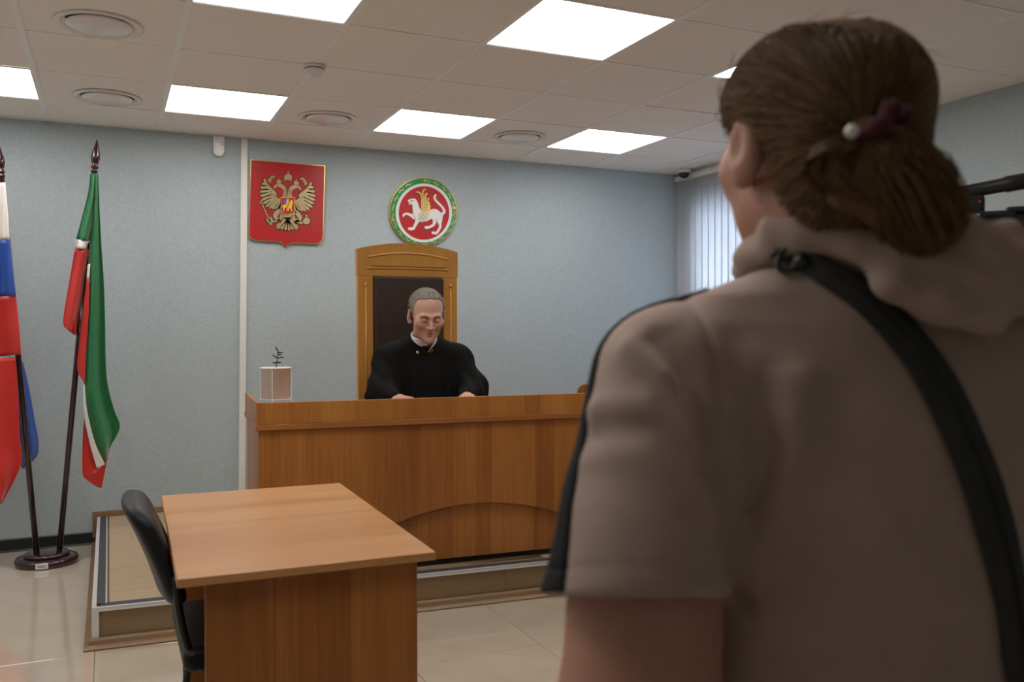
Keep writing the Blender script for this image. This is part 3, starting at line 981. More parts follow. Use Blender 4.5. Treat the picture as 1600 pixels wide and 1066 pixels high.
# ================================================================== BLACK OFFICE CHAIR
cy0, cy1 = -1.24, -.80
t = empty('office_chair', (1.25, -1.02, 0), 'black padded visitor chair pushed up to the left side of the table', 'chair')
def s_back(p):
    x, y, z = p[:, 0], p[:, 1], p[:, 2]
    yc = (y + 1.02) / .225
    tz = np.clip((z - .56) / .29, 0, 1)
    xc = 1.066 - .080 * tz ** 1.15 - .03 * tz * tz + .016 * yc * yc          # leans back, wraps round the sitter
    th = .021 + .012 * (1 - yc * yc).clip(0, 1)
    qy = np.abs(y + 1.02) - (.205 - .03 * tz)
    qz = np.abs(z - .705) - .128
    e = np.hypot(np.maximum(qy + .06, 0), np.maximum(qz + .06, 0)) - .06
    return smax(np.abs(x - xc) - th, e, .03)
V, Fc = mesh_sdf(s_back, (.90, -1.30, .52), (1.20, -.74, .88), .006)
part('backrest', (V, Fc), 'black_leather', t, True)
def s_seat(p):
    q = np.abs(p - np.array([1.30, -1.02, .452], np.float32)) - np.array([.20, .205, .006], np.float32)
    return np.linalg.norm(np.maximum(q, 0), axis=1) + np.minimum(q.max(1), 0) - .024
V, Fc = mesh_sdf(s_seat, (1.05, -1.27, .40), (1.56, -.77, .50), .008)
part('seat', (V, Fc), 'black_leather', t, True)
for y in (-1.245, -.795):
    yi = y + (.03 if y < -1 else -.03)
    part('frame_upright', g_tube(spline([(1.062, yi, .66), (1.072, yi, .56), (1.095, yi, .47), (1.14, yi, .418), (1.30, yi, .418), (1.46, yi, .418)], 24), .0105, 8), 'black_tube', t, True)
    part('leg', g_tube(spline([(1.16, yi, .418), (1.125, y, .30), (1.085, y, .012)], 10), .0105, 8), 'black_tube', t, True)
    part('leg', g_tube(spline([(1.42, yi, .418), (1.46, y, .30), (1.50, y, .012)], 10), .0105, 8), 'black_tube', t, True)
    for x in (1.085, 1.50):
        part('foot_cap', g_lathe([(.013, 0), (.014, .004), (.013, .022)], (x, y, .001), 12), 'grey_plastic', t)
part('cross_tube', g_tube([(1.14, -1.214, .418), (1.14, -.826, .418)], .0095, 8), 'black_tube', t)

# ================================================================== FLAGS
FB = np.array([.598, 1.93])
t = empty('flag_stand', (FB[0], FB[1], 0), 'round glossy dark-mahogany flag stand with a barcode sticker', 'flag stand')
part('foot', g_lathe([(.150, 0), (.157, .008), (.158, .026), (.152, .036), (.128, .041), (.118, .043)], (*FB, .001), 48), 'mahogany', t, True)
part('upper_tier', g_lathe([(.112, .043), (.115, .050), (.110, .059), (.085, .064), (.03, .067), (.001, .067)], (*FB, .001), 48), 'mahogany', t, True)
# sticker wrapped round the rim
def rimstick(a0, a1, z0, z1, r, n=8):
    V, Fc = [], []
    for k in range(n + 1):
        a = a0 + (a1 - a0) * k / n
        for z in (z0, z1): V.append((FB[0] + r * math.sin(a), FB[1] - r * math.cos(a), z))
    for k in range(n): Fc.append((2 * k, 2 * k + 2, 2 * k + 3, 2 * k + 1))
    return V, Fc
s0 = -.10
st = part('sticker', rimstick(s0 - .19, s0 + .19, .006, .036, .1592), 'paper_white', t)
bars = [rimstick(s0 - .13 + k * .022, s0 - .13 + k * .022 + (.012 if k % 3 else .007), .013, .028, .1597, 1) for k in range(12)]
part('barcode', g_join(*bars), 'grey_plastic', st)

def flagpole(name, bot, top, label):
    b = np.array(bot); tp_ = np.array(top); ax = (tp_ - b); L_ = np.linalg.norm(ax); ax /= L_
    t = empty(name, bot, label, 'flag')
    part('pole', g_tube([b, b + ax * (L_ - .19)], .0155, 14), 'mahogany', t, True)
    s = L_ - .19
    part('finial', g_lathe([(.013, s), (.019, s + .004), (.019, s + .012), (.013, s + .016), (.015, s + .022), (.021, s + .026), (.021, s + .034), (.013, s + .040), (.019, s + .055),
                            (.024, s + .080), (.0215, s + .105), (.016, s + .125), (.012, s + .145), (.006, s + .170), (.0005, s + .19)], b, 18, axis=ax), 'mahogany', t, True)
    return t

FY = 1.93
pa0, pa1 = on_y(93, 862, FY), on_y(152, 217, FY)
pb0, pb1 = on_y(57, 862, FY), on_y(-3, 222, FY)
pa0[2] = pb0[2] = .069
FA = flagpole('flag', pa0, pa1, 'green, white and red flag draped on the pole nearer the emblems')
FBg = flagpole('flag', pb0, pb1, 'white, blue and red flag cut by the left picture edge')

def sheet(left, right, n, m, base, amp, waves, phase, mat):
    """a hanging strip of cloth: left and right edges as seen in front, folds running down it"""
    L_ = spline([(u, v, 0) for u, v in left], n)
    R_ = spline([(u, v, 0) for u, v in right], n)
    V, Fc = [], []
    for i in range(n):
        for k in range(m):
            s = k / (m - 1)
            u, v = L_[i, 0] * (1 - s) + R_[i, 0] * s, L_[i, 1] * (1 - s) + R_[i, 1] * s
            f = i / (n - 1)
            y = base(f, s) + 1.7 * amp * min(1, .3 + f) * math.sin(phase + waves * s * 2 * math.pi + .8 * math.sin(2.2 * f))
            V.append(tuple(on_y(u, v, y)))
    for i in range(n - 1):
        for k in range(m - 1): Fc.append((i * m + k, i * m + k + 1, (i + 1) * m + k + 1, (i + 1) * m + k))
    return V, Fc, mat


def cloth(parent, sheets, names):
    V, Fc, fm = [], [], []
    mats = names
    for v, f, m in sheets:
        n = len(V)
        V += v
        Fc += [tuple(i + n for i in q) for q in f]
        fm += [mats.index(m)] * len(f)
    o = obj('cloth', V, Fc, mats, parent, True, fmats=fm)
    solidify(o, .0025)
    return o


G_, R_, W_, B_ = 'flag_green', 'flag_red', 'flag_white', 'flag_blue'
sh = []
bL = lambda f, s: FY - .022 - .02 * f + .05 * f * (s - .5)
# left fold: green, white, red
sh.append(sheet([(141, 271), (138, 300), (128, 340), (119, 374)], [(152, 271), (150, 310), (146, 345), (141, 376)], 20, 26, bL, .014, 1.0, .4, G_))
sh.append(sheet([(119, 374), (117, 388)], [(141, 376), (139.5, 390)], 4, 26, lambda f, s: bL(1, s), .014 * 1.0, 1.0, .4 + .55, W_))
sh.append(sheet([(117, 388), (110, 430), (103, 470), (98.5, 500), (100, 511)], [(139.5, 390), (134, 430), (130, 470), (126, 492), (118, 524)], 24, 26, lambda f, s: bL(1, s) - .012 * f, .014, 1.0, .95, R_))
# curled lower lip of the left fold
sh.append(sheet([(98.5, 500), (104, 514), (117, 524)], [(116, 496), (118, 508), (119, 522)], 8, 12, lambda f, s: FY - .05 - .01 * s, .004, .5, 0, R_))
# right fold: the long green panel, its white stripe and red border
bR = lambda f, s: FY - .035 - .045 * f * (1 - s) + .02 * f * s
sh.append(sheet([(149, 271), (147, 310), (143, 360), (139, 412), (136, 470), (133, 540), (131, 600), (135, 640), (147, 690), (163, 727)],
                [(153, 271), (155, 320), (158, 380), (162, 440), (164, 500), (165, 560), (168, 600), (178, 640), (187, 668), (171, 700)], 60, 34, bR, .016, 1.2, 1.3, G_))
sh.append(sheet([(137, 414), (135.5, 437)], [(141, 412), (139.5, 436)], 6, 8, lambda f, s: FY - .052, .003, .5, 0, W_))
sh.append(sheet([(136, 437), (129, 490), (123, 545), (121, 578), (130, 596)], [(140, 436), (138.5, 490), (135, 545), (133, 580), (132, 598)], 26, 10, lambda f, s: FY - .055 - .01 * f, .006, .7, .3, R_))
sh.append(sheet([(131, 600), (131, 640), (140, 690), (150, 727), (152, 731)], [(132, 604), (135.5, 640), (147.5, 690), (162, 722), (164, 726)], 20, 8, lambda f, s: FY - .078 - .012 * s, .003, .6, .4, W_))
sh.append(sheet([(131, 655), (129, 700), (129, 740), (136, 750), (150, 760), (159, 763)], [(133, 662), (142, 700), (153, 731), (165, 726), (170, 700), (170, 705)], 20, 22, lambda f, s: FY - .058 + .03 * s, .008, .8, .9, R_))
cloth(FA, sh, [G_, W_, R_])
# white / blue / red flag
sh = []
bB = lambda f, s: FY - .028 - .02 * f
sh.append(sheet([(-6, 286), (-14, 330), (-22, 377)], [(8, 285), (12, 330), (15, 375)], 16, 26, bB, .014, 1.4, .6, W_))
sh.append(sheet([(-22, 377), (-30, 420), (-36, 466)], [(15, 375), (20, 420), (25, 462)], 16, 26, lambda f, s: bB(1, s) - .006 * f, .016, 1.4, 1.05, B_))
sh.append(sheet([(-36, 466), (-44, 515), (-50, 562)], [(25, 462), (30, 510), (33, 554)], 16, 26, lambda f, s: bB(1, s) - .010 * f, .018, 1.4, 1.2, R_))
sh.append(sheet([(-42, 560), (-46, 640), (-46, 720), (-30, 772), (-4, 790)], [(24, 558), (28, 610), (31, 680), (33, 725), (3, 787)], 34, 26, lambda f, s: FY - .05 - .03 * f, .020, 1.2, .2, R_))
sh.append(sheet([(14, 556), (20, 600), (26, 660), (30, 700), (34, 732)], [(36, 566), (44, 600), (53, 650), (60, 706), (37, 733)], 30, 18, lambda f, s: FY + .045 + .02 * s, .014, 1.0, .5, B_))
cloth(FBg, sh, [W_, B_, R_])

# ================================================================== EMBLEMS
def relief(polys, u0, v0, k, d0, d1):
    """outlines traced on the wall plane, given thickness"""
    gs = []
    for p in polys:
        w = [on_y(u0 + x * k, v0 + y * k, YB) for x, y in p]
        pl = [(a[0], a[2]) for a in w]
        ar = sum(pl[i][0] * pl[(i + 1) % len(pl)][1] - pl[(i + 1) % len(pl)][0] * pl[i][1] for i in range(len(pl)))
        if ar < 0: pl = pl[::-1]
        gs.append(g_prism(pl, YB - d1, YB - d0))
    return g_join(*gs)


def circ(cx, cy, rx, ry=None, n=40, a0=0.0, a1=2 * math.pi):
    ry = ry or rx
    return [(cx + rx * math.cos(a), cy + ry * math.sin(a)) for a in np.linspace(a0, a1, n, endpoint=(a1 - a0) < 6.2)]


def taper(p0, p1, w0, w1, bulge=0.0, n=7):
    """feather-like sliver"""
    p0, p1 = np.array(p0, float), np.array(p1, float)
    d = p1 - p0; nn = np.array([-d[1], d[0]]) / (np.linalg.norm(d) + 1e-9)
    a, b = [], []
    for k in range(n):
        s = k / (n - 1)
        w = w0 + (w1 - w0) * s
        if s > .8: w *= math.sqrt(max(0, 1 - ((s - .8) / .2) ** 2)) * .85 + .15
        c = p0 + d * s + nn * bulge * math.sin(math.pi * s)
        a.append(tuple(c + nn * w)); b.append(tuple(c - nn * w))
    return a + b[::-1]


def stroke(pts, w, n=18):
    P = spline([(x, y, 0) for x, y in pts], n)[:, :2]
    W = np.full(n, w) if np.isscalar(w) else np.interp(np.linspace(0, 1, n), np.linspace(0, 1, len(w)), w)
    T = np.gradient(P, axis=0); T /= np.linalg.norm(T, axis=1)[:, None] + 1e-9
    Nn = np.c_[-T[:, 1], T[:, 0]]
    return [tuple(x) for x in P + Nn * W[:, None]] + [tuple(x) for x in (P - Nn * W[:, None])[::-1]]


K5, U5, V5 = 0.15005, 380, 240
t = empty('shield_emblem', (1.97, YB, 1.82), 'red shield coat of arms with a golden two-headed eagle', 'coat of arms')
OUT = [(70, 66), (848, 130), (838, 500), (828, 860), (820, 905), (795, 938), (750, 948), (600, 940), (520, 937), (470, 948), (436, 988), (412, 950), (380, 928), (330, 922), (150, 915), (95, 905), (62, 885), (51, 850), (60, 460)]
cxy = np.array([452, 520])
INN = [tuple(cxy + (np.array(p) - cxy) * (0.974, 0.978)) for p in OUT]
part('gold_rim', relief([OUT], U5, V5, K5, .002, .020), 'gold', t)
part('red_field', relief([INN], U5, V5, K5, .0205, .0225), 'emblem_red', t)
mir = lambda p: [(908 - x, y + (908 - 2 * x) * .075) for x, y in p]
wing = [(207, 268), (228, 300), (262, 345), (320, 395), (342, 425), (332, 452), (350, 470), (378, 478), (380, 575), (350, 560), (280, 520), (225, 440), (205, 360), (197, 300)]
neck = [(400, 462), (416, 405), (395, 372), (362, 352), (335, 352), (322, 372), (308, 368), (316, 342), (336, 325), (372, 318), (408, 332), (436, 362), (450, 405), (452, 462)]
scrown = [(340, 318), (338, 285), (350, 292), (358, 275), (362, 258), (368, 275), (378, 290), (390, 282), (388, 315)]
bcrown = [(424, 295), (420, 238), (438, 226), (455, 218), (457, 190), (464, 190), (466, 218), (484, 226), (500, 240), (492, 300), (480, 286), (458, 280), (438, 286)]
ribbon = [stroke([(252, 300), (270, 270), (285, 252), (305, 244), (322, 262)], 8), stroke([(275, 312), (280, 285), (300, 268)], 6)]
leg = stroke([(372, 590), (345, 622), (325, 655), (345, 690), (375, 700)], [14, 26, 22, 14, 8])
leg2 = stroke([(395, 640), (385, 680), (345, 705), (300, 715)], [16, 14, 9, 7])
tips = [(207, 275), (188, 318), (172, 362), (164, 408), (168, 450), (180, 492), (196, 530), (226, 562), (262, 582), (296, 588), (326, 580)]
roots = [(225, 300), (240, 330), (262, 362), (285, 392), (305, 415), (322, 435), (338, 455), (350, 468), (360, 480), (368, 492), (376, 505)]
feathers = [taper(r, tp_, 8, 16) for r, tp_ in zip(roots, tips)]
cov = [taper((335, 440), (235, 400), 6, 10), taper((345, 465), (245, 455), 6, 10), taper((355, 480), (265, 500), 6, 10), taper((300, 400), (225, 350), 6, 9)]
tail = [taper((455, 690), q, 9, 24) for q in [(350, 772), (385, 795), (430, 806), (470, 808), (512, 800), (545, 775)]]
curls = [stroke([(400, 745), (365, 735), (345, 755), (352, 785), (375, 780)], 7), stroke([(505, 750), (535, 745), (555, 765), (545, 790), (525, 782)], 7)]
body = [(398, 455), (512, 458), (535, 560), (545, 625), (500, 665), (480, 700), (430, 700), (415, 665), (372, 620), (382, 560)]
scep = [stroke([(182, 505), (215, 590), (250, 665), (275, 720)], 6), circ(182, 512, 18, n=16), stroke([(258, 672), (272, 705), (288, 752)], [24, 34, 4])]
orb = [circ(650, 708, 36, n=24), [(644, 672), (644, 660), (634, 658), (634, 650), (644, 650), (645, 640), (653, 640), (654, 650), (664, 650), (664, 658), (654, 660), (654, 672)], stroke([(540, 690), (575, 712), (615, 728)], [12, 9, 7])]
arm = [(207, 268), (228, 300), (262, 345), (320, 395), (342, 425), (332, 452), (350, 470), (378, 478), (378, 510), (340, 478), (300, 430), (240, 350), (212, 310)]
half = [arm, neck, scrown, leg, leg2] + ribbon
wings = [wing, mir(wing)]
sil = wings + half + [mir(p) for p in half] + [bcrown, body] + scep + orb + feathers + [mir(p) for p in feathers] + tail + curls
grow = []
for p in sil:
    c = np.mean(np.array(p), axis=0)
    q = np.array(p) - c
    L_ = np.linalg.norm(q, axis=1)[:, None] + 1e-6
    grow.append([tuple(x) for x in (c + q * (1 + 9 / L_))])
part('eagle_outline', relief(grow, U5, V5, K5, .0226, .0240), 'emblem_dark', t)
eg = part('eagle', relief(half + [mir(p) for p in half] + [bcrown, body, [(415, 670), (495, 670), (520, 720), (500, 770), (455, 785), (405, 770), (390, 720)]] + scep + orb, U5, V5, K5, .0242, .0290), 'antique_gold', t)
for p in feathers + [mir(p) for p in feathers]:
    part('feather', relief([p], U5, V5, K5, .0292, .0312), 'antique_gold', eg)
for p in cov + [mir(p) for p in cov]:
    part('covert_feather', relief([p], U5, V5, K5, .0314, .0328), 'antique_gold', eg)
for p in tail:
    part('tail_feather', relief([p], U5, V5, K5, .0292, .0305), 'antique_gold', eg)
part('tail_curls', relief(curls, U5, V5, K5, .0307, .0320), 'antique_gold', eg)
lines = [stroke([(420, 455), (428, 410), (412, 375)], 2), stroke([(437, 455), (440, 410), (425, 372)], 2)]
part('neck_lines', relief(lines + [mir(p) for p in lines] + [circ(352, 338, 5, n=10)] + [circ(556, 354, 5, n=10)], U5, V5, K5, .0291, .0296), 'emblem_dark', eg)
sh_o = [(382, 462), (528, 462), (526, 610), (512, 634), (470, 640), (455, 652), (440, 640), (398, 634), (384, 610)]
hs = part('heart_shield', relief([sh_o], U5, V5, K5, .0315, .0345), 'gold', t)
part('shield_field', relief([[tuple(np.array([455, 552]) + (np.array(p) - [455, 552]) * .93) for p in sh_o]], U5, V5, K5, .0346, .0354), 'emblem_red', hs)
horse = [(395, 560), (405, 540), (440, 535), (470, 525), (480, 500), (495, 490), (508, 505), (505, 530), (498, 550), (495, 580), (498, 610), (488, 612), (480, 580), (465, 575), (462, 605), (452, 605), (450, 575), (425, 570), (418, 590), (412, 612), (403, 610), (408, 585), (402, 570)]
rider = [(440, 535), (440, 505), (445, 485), (458, 478), (466, 490), (462, 510), (470, 530)]
part('horseman', relief([horse, rider, stroke([(470, 500), (450, 560), (440, 608)], 3)], U5, V5, K5, .0355, .0372), 'gold_print', hs)
part('cape', relief([[(440, 490), (425, 485), (410, 505), (415, 530), (438, 532)]], U5, V5, K5, .0373, .0380), 'emblem_blue', hs)

K6, U6, V6 = 0.11256, 595, 270
t = empty('round_emblem', (2.913, YB, 1.86), 'round green-rimmed emblem with a white winged leopard on red', 'coat of arms')
cc = (575, 547)
part('gold_rim', relief([circ(*cc, 470, 475, 64)], U6, V6, K6, .002, .020), 'gold', t)
part('green_ring', relief([circ(*cc, 458, 463, 64)], U6, V6, K6, .0205, .0225), 'emblem_green', t)
part('white_ring', relief([circ(583, 565, 390, 408, 64)], U6, V6, K6, .0226, .0245), 'emblem_white', t)
part('red_field', relief([circ(583, 565, 350, 370, 64)], U6, V6, K6, .0246, .0256), 'emblem_red', t)
LEO = [(360, 392), (375, 376), (400, 370), (430, 364), (460, 370), (482, 395), (502, 440), (520, 500), (535, 520), (560, 527), (660, 522), (700, 510), (740, 509), (780, 530), (815, 562), (838, 556), (845, 532), (820, 490), (770, 440), (730, 400), (711, 360), (715, 330), (735, 304), (756, 308), (752, 325), (742, 350), (757, 385), (802, 430), (852, 480), (880, 530), (876, 565), (852, 590), (840, 606), (836, 660), (822, 720), (826, 760), (800, 812), (770, 857), (740, 864), (695, 856), (684, 836), (700, 820), (750, 825), (778, 780), (790, 740), (770, 700), (755, 680), (742, 720), (722, 747), (662, 777), (620, 790), (590, 777), (588, 752), (620, 743), (660, 743), (700, 715), (705, 680), (695, 640), (670, 652), (620, 682), (560, 692), (512, 687), (492, 722), (468, 757), (452, 792), (420, 807), (380, 804), (356, 785), (365, 767), (400, 764), (430, 758), (445, 720), (460, 680), (464, 657), (430, 647), (390, 612), (350, 592), (322, 592), (306, 616), (291, 622), (284, 600), (295, 574), (330, 559), (370, 564), (420, 586), (430, 560), (426, 500), (424, 460), (410, 441), (386, 451), (364, 441), (384, 426), (359, 410)]
le = part('leopard', relief([LEO], U6, V6, K6, .0257, .0290), 'emblem_white', t)
part('leopard_lines', relief([stroke([(400, 392), (415, 398), (428, 396)], 6), stroke([(365, 425), (385, 430), (398, 424)], 3), stroke([(748, 640), (758, 668), (752, 690)], 2.5), stroke([(430, 560), (445, 610), (470, 650)], 2.5)], U6, V6, K6, .0291, .0296), 'emblem_dark', le)
wp = [(540, 372), (632, 376), (650, 420), (668, 425), (655, 455), (678, 470), (660, 500), (674, 520), (655, 560), (640, 600), (600, 560), (540, 545)]
wg = part('wing', relief([wp], U6, V6, K6, .0291, .0315), 'gold', t)
for p in ([(552, 375), (540, 320), (512, 285), (480, 278), (472, 285)], [(575, 375), (560, 310), (568, 262), (590, 240), (606, 246)], [(605, 375), (598, 325), (612, 300), (632, 306)], [(632, 392), (640, 370), (652, 366)]):
    part('plume', relief([stroke(p, [13, 13, 11, 8])], U6, V6, K6, .0292, .0315), 'gold', wg)
part('plume_lines', relief([stroke([(x, 378), (x - 4, 460), (x - 2, 540)], 2) for x in (560, 582, 605, 628)], U6, V6, K6, .0316, .0320), 'emblem_dark', wg)
rs = part('rosette', relief([circ(567, 620, 64, 68, 36)], U6, V6, K6, .0316, .0330), 'antique_gold', t)
part('rosette_face', relief([circ(567, 620, 54, 58, 36)], U6, V6, K6, .0331, .0336), 'emblem_white', rs)
for k in range(8):
    a = k * math.pi / 4
    part('petal', relief([taper((567 + 10 * math.cos(a), 620 + 10 * math.sin(a)), (567 + 44 * math.cos(a), 620 + 46 * math.sin(a)), 3, 12)], U6, V6, K6, .0337, .0344), 'antique_gold', rs)
orn = []
for a0 in np.radians(np.arange(-82, 258, 17)):
    c = np.array([579 + 425 * math.cos(a0), 556 + 436 * math.sin(a0)])
    tt = np.array([-math.sin(a0), math.cos(a0)]); nn = np.array([math.cos(a0), math.sin(a0)])
    orn.append(stroke([tuple(c - tt * 50 - nn * 8), tuple(c - tt * 20 + nn * 10), tuple(c + tt * 15 - nn * 8), tuple(c + tt * 45 + nn * 6)], [4, 8, 7, 3], 12))
part('scroll_band', relief(orn, U6, V6, K6, .0226, .0236), 'antique_gold', t)
tul = []
for a0 in np.radians([-88, -8, 166, 90]):
    c = np.array([579 + 427 * math.cos(a0), 556 + 438 * math.sin(a0)])
    nn = np.array([math.cos(a0), math.sin(a0)]); tt = np.array([-nn[1], nn[0]])
    tul.append([tuple(c + nn * q[0] + tt * q[1]) for q in [(34, 0), (14, 9), (18, 24), (-6, 14), (-26, 8), (-26, -8), (-6, -14), (18, -24), (14, -9)]])
for p in tul: part('tulip', relief([p], U6, V6, K6, .0237, .0250), 'gold', t)

# ================================================================== PEOPLE
def s_head(p, c, R, s=1.0, face=True):
    q = ((p - np.asarray(c, np.float32)) @ np.asarray(R, np.float32)) / s
    m = q.copy(); m[:, 0] = np.abs(m[:, 0])                     # left-right symmetric
    d = s_ell(q, (0, .016, .034), (.076, .096, .083))
    d = smin(d, s_ell(q, (0, -.030, -.030), (.060, .060, .080)), .03)
    d = smin(d, s_ell(m, (.036, -.022, -.062), (.024, .040, .036)), .025)   # jaw corners
    d = smin(d, s_ell(q, (0, -.062, -.092), (.030, .030, .026)), .03)       # chin
    d = smin(d, s_ball(m, (.044, -.062, -.018), .022), .03)                 # cheekbones
    if face:
        d = smin(d, s_cone(m, (.008, -.090, .020), (.040, -.080, .022), .009, .008), .014)   # brow
        d = smax(d, -s_ell(m, (.030, -.099, .003), (.017, .014, .011)), .014)               # sockets
        d = smin(d, s_ell(m, (.030, -.079, .001), (.0135, .0125, .0105)), .004)             # lids
        d = smin(d, s_cone(q, (0, -.090, .012), (0, -.111, -.029), .007, .0105), .010)      # nose
        d = smin(d, s_ball(m, (.0115, -.098, -.034), .0085), .006)
        d = smin(d, s_cone(m, (0, -.089, -.058), (.019, -.080, -.061), .0075, .004), .006)  # lips
        d = smin(d, s_cone(m, (0, -.088, -.070), (.016, -.080, -.068), .0080, .004), .006)
        d = smax(d, -s_cone(m, (0, -.098, -.0640), (.022, -.086, -.0645), .0022, .0015), .003)
        d = smin(d, s_ball(q, (0, -.082, -.100), .016), .015)
    e = s_ell(m, (.082, .012, -.008), (.011, .021, .033), rotm(0.15, 0, 0.35))
    e = smax(e, -s_ell(m, (.092, .006, -.002), (.006, .012, .019), rotm(0.15, 0, 0.35)), .006)
    e = smin(e, s_ball(m, (.077, .000, -.036), .010), .012)
    d = smin(d, e, .008)
    return d * s


def hand_frame(F, N):
    F = np.array(F, float); F /= np.linalg.norm(F)
    N = np.array(N, float); N -= F * (N @ F); N /= np.linalg.norm(N)
    return F, N, np.cross(F, N)


def s_hand(p, wrist, F, N, side, s=1.0, curl=0.5, thumb=(.65, .65, -.35)):
    """palm, four separate curled fingers and a thumb"""
    F, N, X = hand_frame(F, N); X = X * side
    w = np.array(wrist, float)
    R = np.stack([X, F, N], 1).astype(np.float32)
    d = s_ell(p, w + F * .048 * s, np.array([.041, .056, .0165]) * s, R)
    d = smin(d, s_cone(p, w - F * .02 * s, w + F * .03 * s, .027 * s, .024 * s), .02 * s)
    d = smin(d, s_ell(p, w + F * .035 * s + X * .022 * s - N * .006 * s, np.array([.018, .030, .017]) * s, R), .012 * s)
    fin = None
    for o, l, r, f0 in ((.029, 1.0, .0090, .090), (.0098, 1.10, .0092, .094), (-.0098, 1.02, .0088, .090), (-.028, .80, .0078, .082)):
        k = w + (F * f0 + X * o) * s
        a = curl * .45
        pts, rad = [k - F * .02 * s], [r * s * 1.05]
        pts.append(k); rad.append(r * s)
        for ln, da, rr in ((.042, .0, .95), (.026, curl * .9, .88), (.020, curl * .6, .75)):
            a += da
            dirv = F * math.cos(a) - N * math.sin(a) + X * o * 1.6
            pts.append(pts[-1] + dirv * ln * l * s); rad.append(r * rr * s)
        c = s_chain(p, pts, rad, .004 * s)
        fin = c if fin is None else np.minimum(fin, c)
    d = smin(d, fin, .007 * s)
    tb_ = w + (F * .022 + X * .026 - N * .006) * s
    td = F * thumb[0] + X * thumb[1] + N * thumb[2]; td /= np.linalg.norm(td)
    t2 = F * (thumb[0] + .5) + X * (thumb[1] - .35) + N * thumb[2]; t2 /= np.linalg.norm(t2)
    tp = [tb_, tb_ + td * .042 * s, tb_ + (td * .042 + t2 * .032) * s, tb_ + (td * .042 + t2 * .056) * s]
    return smin(d, s_chain(p, tp, [.014 * s, .0115 * s, .0105 * s, .0085 * s], .004 * s), .010 * s)


def strands(paths, r0, r1=None, segs=3):
    """many hairs as one mesh of thin tapered tubes; paths: (n, m, 3)"""
    n, m, _ = paths.shape
    T = np.gradient(paths, axis=1)
    T /= np.linalg.norm(T, axis=2, keepdims=True) + 1e-9
    ref = np.tile(np.array([.31, .52, .79]), (n, m, 1))
    e1 = np.cross(T, ref); e1 /= np.linalg.norm(e1, axis=2, keepdims=True) + 1e-9
    e2 = np.cross(T, e1)
    s = np.linspace(0, 1, m)
    R = r0 * (1 - .75 * s ** 3)[None, :, None]
    V = np.stack([paths + (e1 * math.cos(2 * math.pi * k / segs) + e2 * math.sin(2 * math.pi * k / segs)) * R for k in range(segs)], 2)
    idx = np.arange(n * m * segs).reshape(n, m, segs)
    Fc = []
    for k in range(segs):
        k2 = (k + 1) % segs
        Fc.append(np.stack([idx[:, :-1, k], idx[:, :-1, k2], idx[:, 1:, k2], idx[:, 1:, k]], -1).reshape(-1, 4))
    return V.reshape(-1, 3), np.vstack(Fc)


# ------------------------------------------------------------------ the judge
jo = empty('person', (2.45, 1.02, PZ), 'seated person in a black judicial robe reading with head bowed', 'person')
HC = on_y(667, 492, .86)
HR = rotm(rx=.36, rz=-.12)
HS = 1.11
JW_R, JW_L = on_y(619, 628, .745), on_y(729, 624, .735)       # wrists
JW_R[2] = .925; JW_L[2] = .925
jn = HC + HR @ np.array([0, .030, -.075]) * HS               # under the skull
NB = np.array([2.455, 1.0, 1.215])                           # base of the neck
SHR, SHL = np.array([2.265, .99, 1.12]), np.array([2.655, .99, 1.115])
ELR, ELL = np.array([2.205, .895, .945]), np.array([2.700, .89, .955])
HF_R, HF_L = np.array([.32, -.92, .10]), np.array([-.30, -.92, .10])

def f_judge_body(p):
    d = s_head(p, HC, HR, HS)
    d = smin(d, s_cone(p, jn, NB, .054, .062), .03)
    d = smin(d, s_ell(p, (2.455, 1.0, .95), (.17, .10, .27)), .05)
    for sh_, el, wr, hf, side in ((SHR, ELR, JW_R, HF_R, 1), (SHL, ELL, JW_L, HF_L, -1)):
        d = smin(d, s_chain(p, [NB - (0, 0, .06), sh_, el, wr], [.06, .052, .042, .027], .03), .03)
        hn = np.array([0, .15, 1.0])
        h = s_hand(p, wr, hf, hn, side * -1, 1.0, .85)
        d = smin(d, h, .012)
    return d


V, Fc = mesh_sdf(f_judge_body, (2.10, .52, .64), (2.84, 1.16, 1.56), .0038)
jb = part('body', (V, Fc), 'skin_fair', jo, True)


def f_robe0(p):
    d = s_ell(p, (2.455, 1.005, .93), (.205, .150, .34))
    d = smin(d, s_cone(p, (2.455, 1.01, .80), (2.455, 1.02, .70), .17, .17), .06)
    d = smin(d, s_cone(p, NB - (0, 0, .030), SHR, .078, .072), .05)
    d = smin(d, s_cone(p, NB - (0, 0, .030), SHL, .078, .072), .05)
    for sh_, el, wr in ((SHR, ELR, JW_R), (SHL, ELL, JW_L)):
        wr2 = wr + (el - wr) * .12
        d = smin(d, s_chain(p, [sh_, el, wr2], [.078, .080, .046], .05), .05)
    # lap and knees below the worktop
    for x in (2.36, 2.55):
        d = smin(d, s_chain(p, [(x, 1.0, .70), (x, .70, .69), (x, .67, .32)], [.10, .085, .075], .04), .06)
    return d


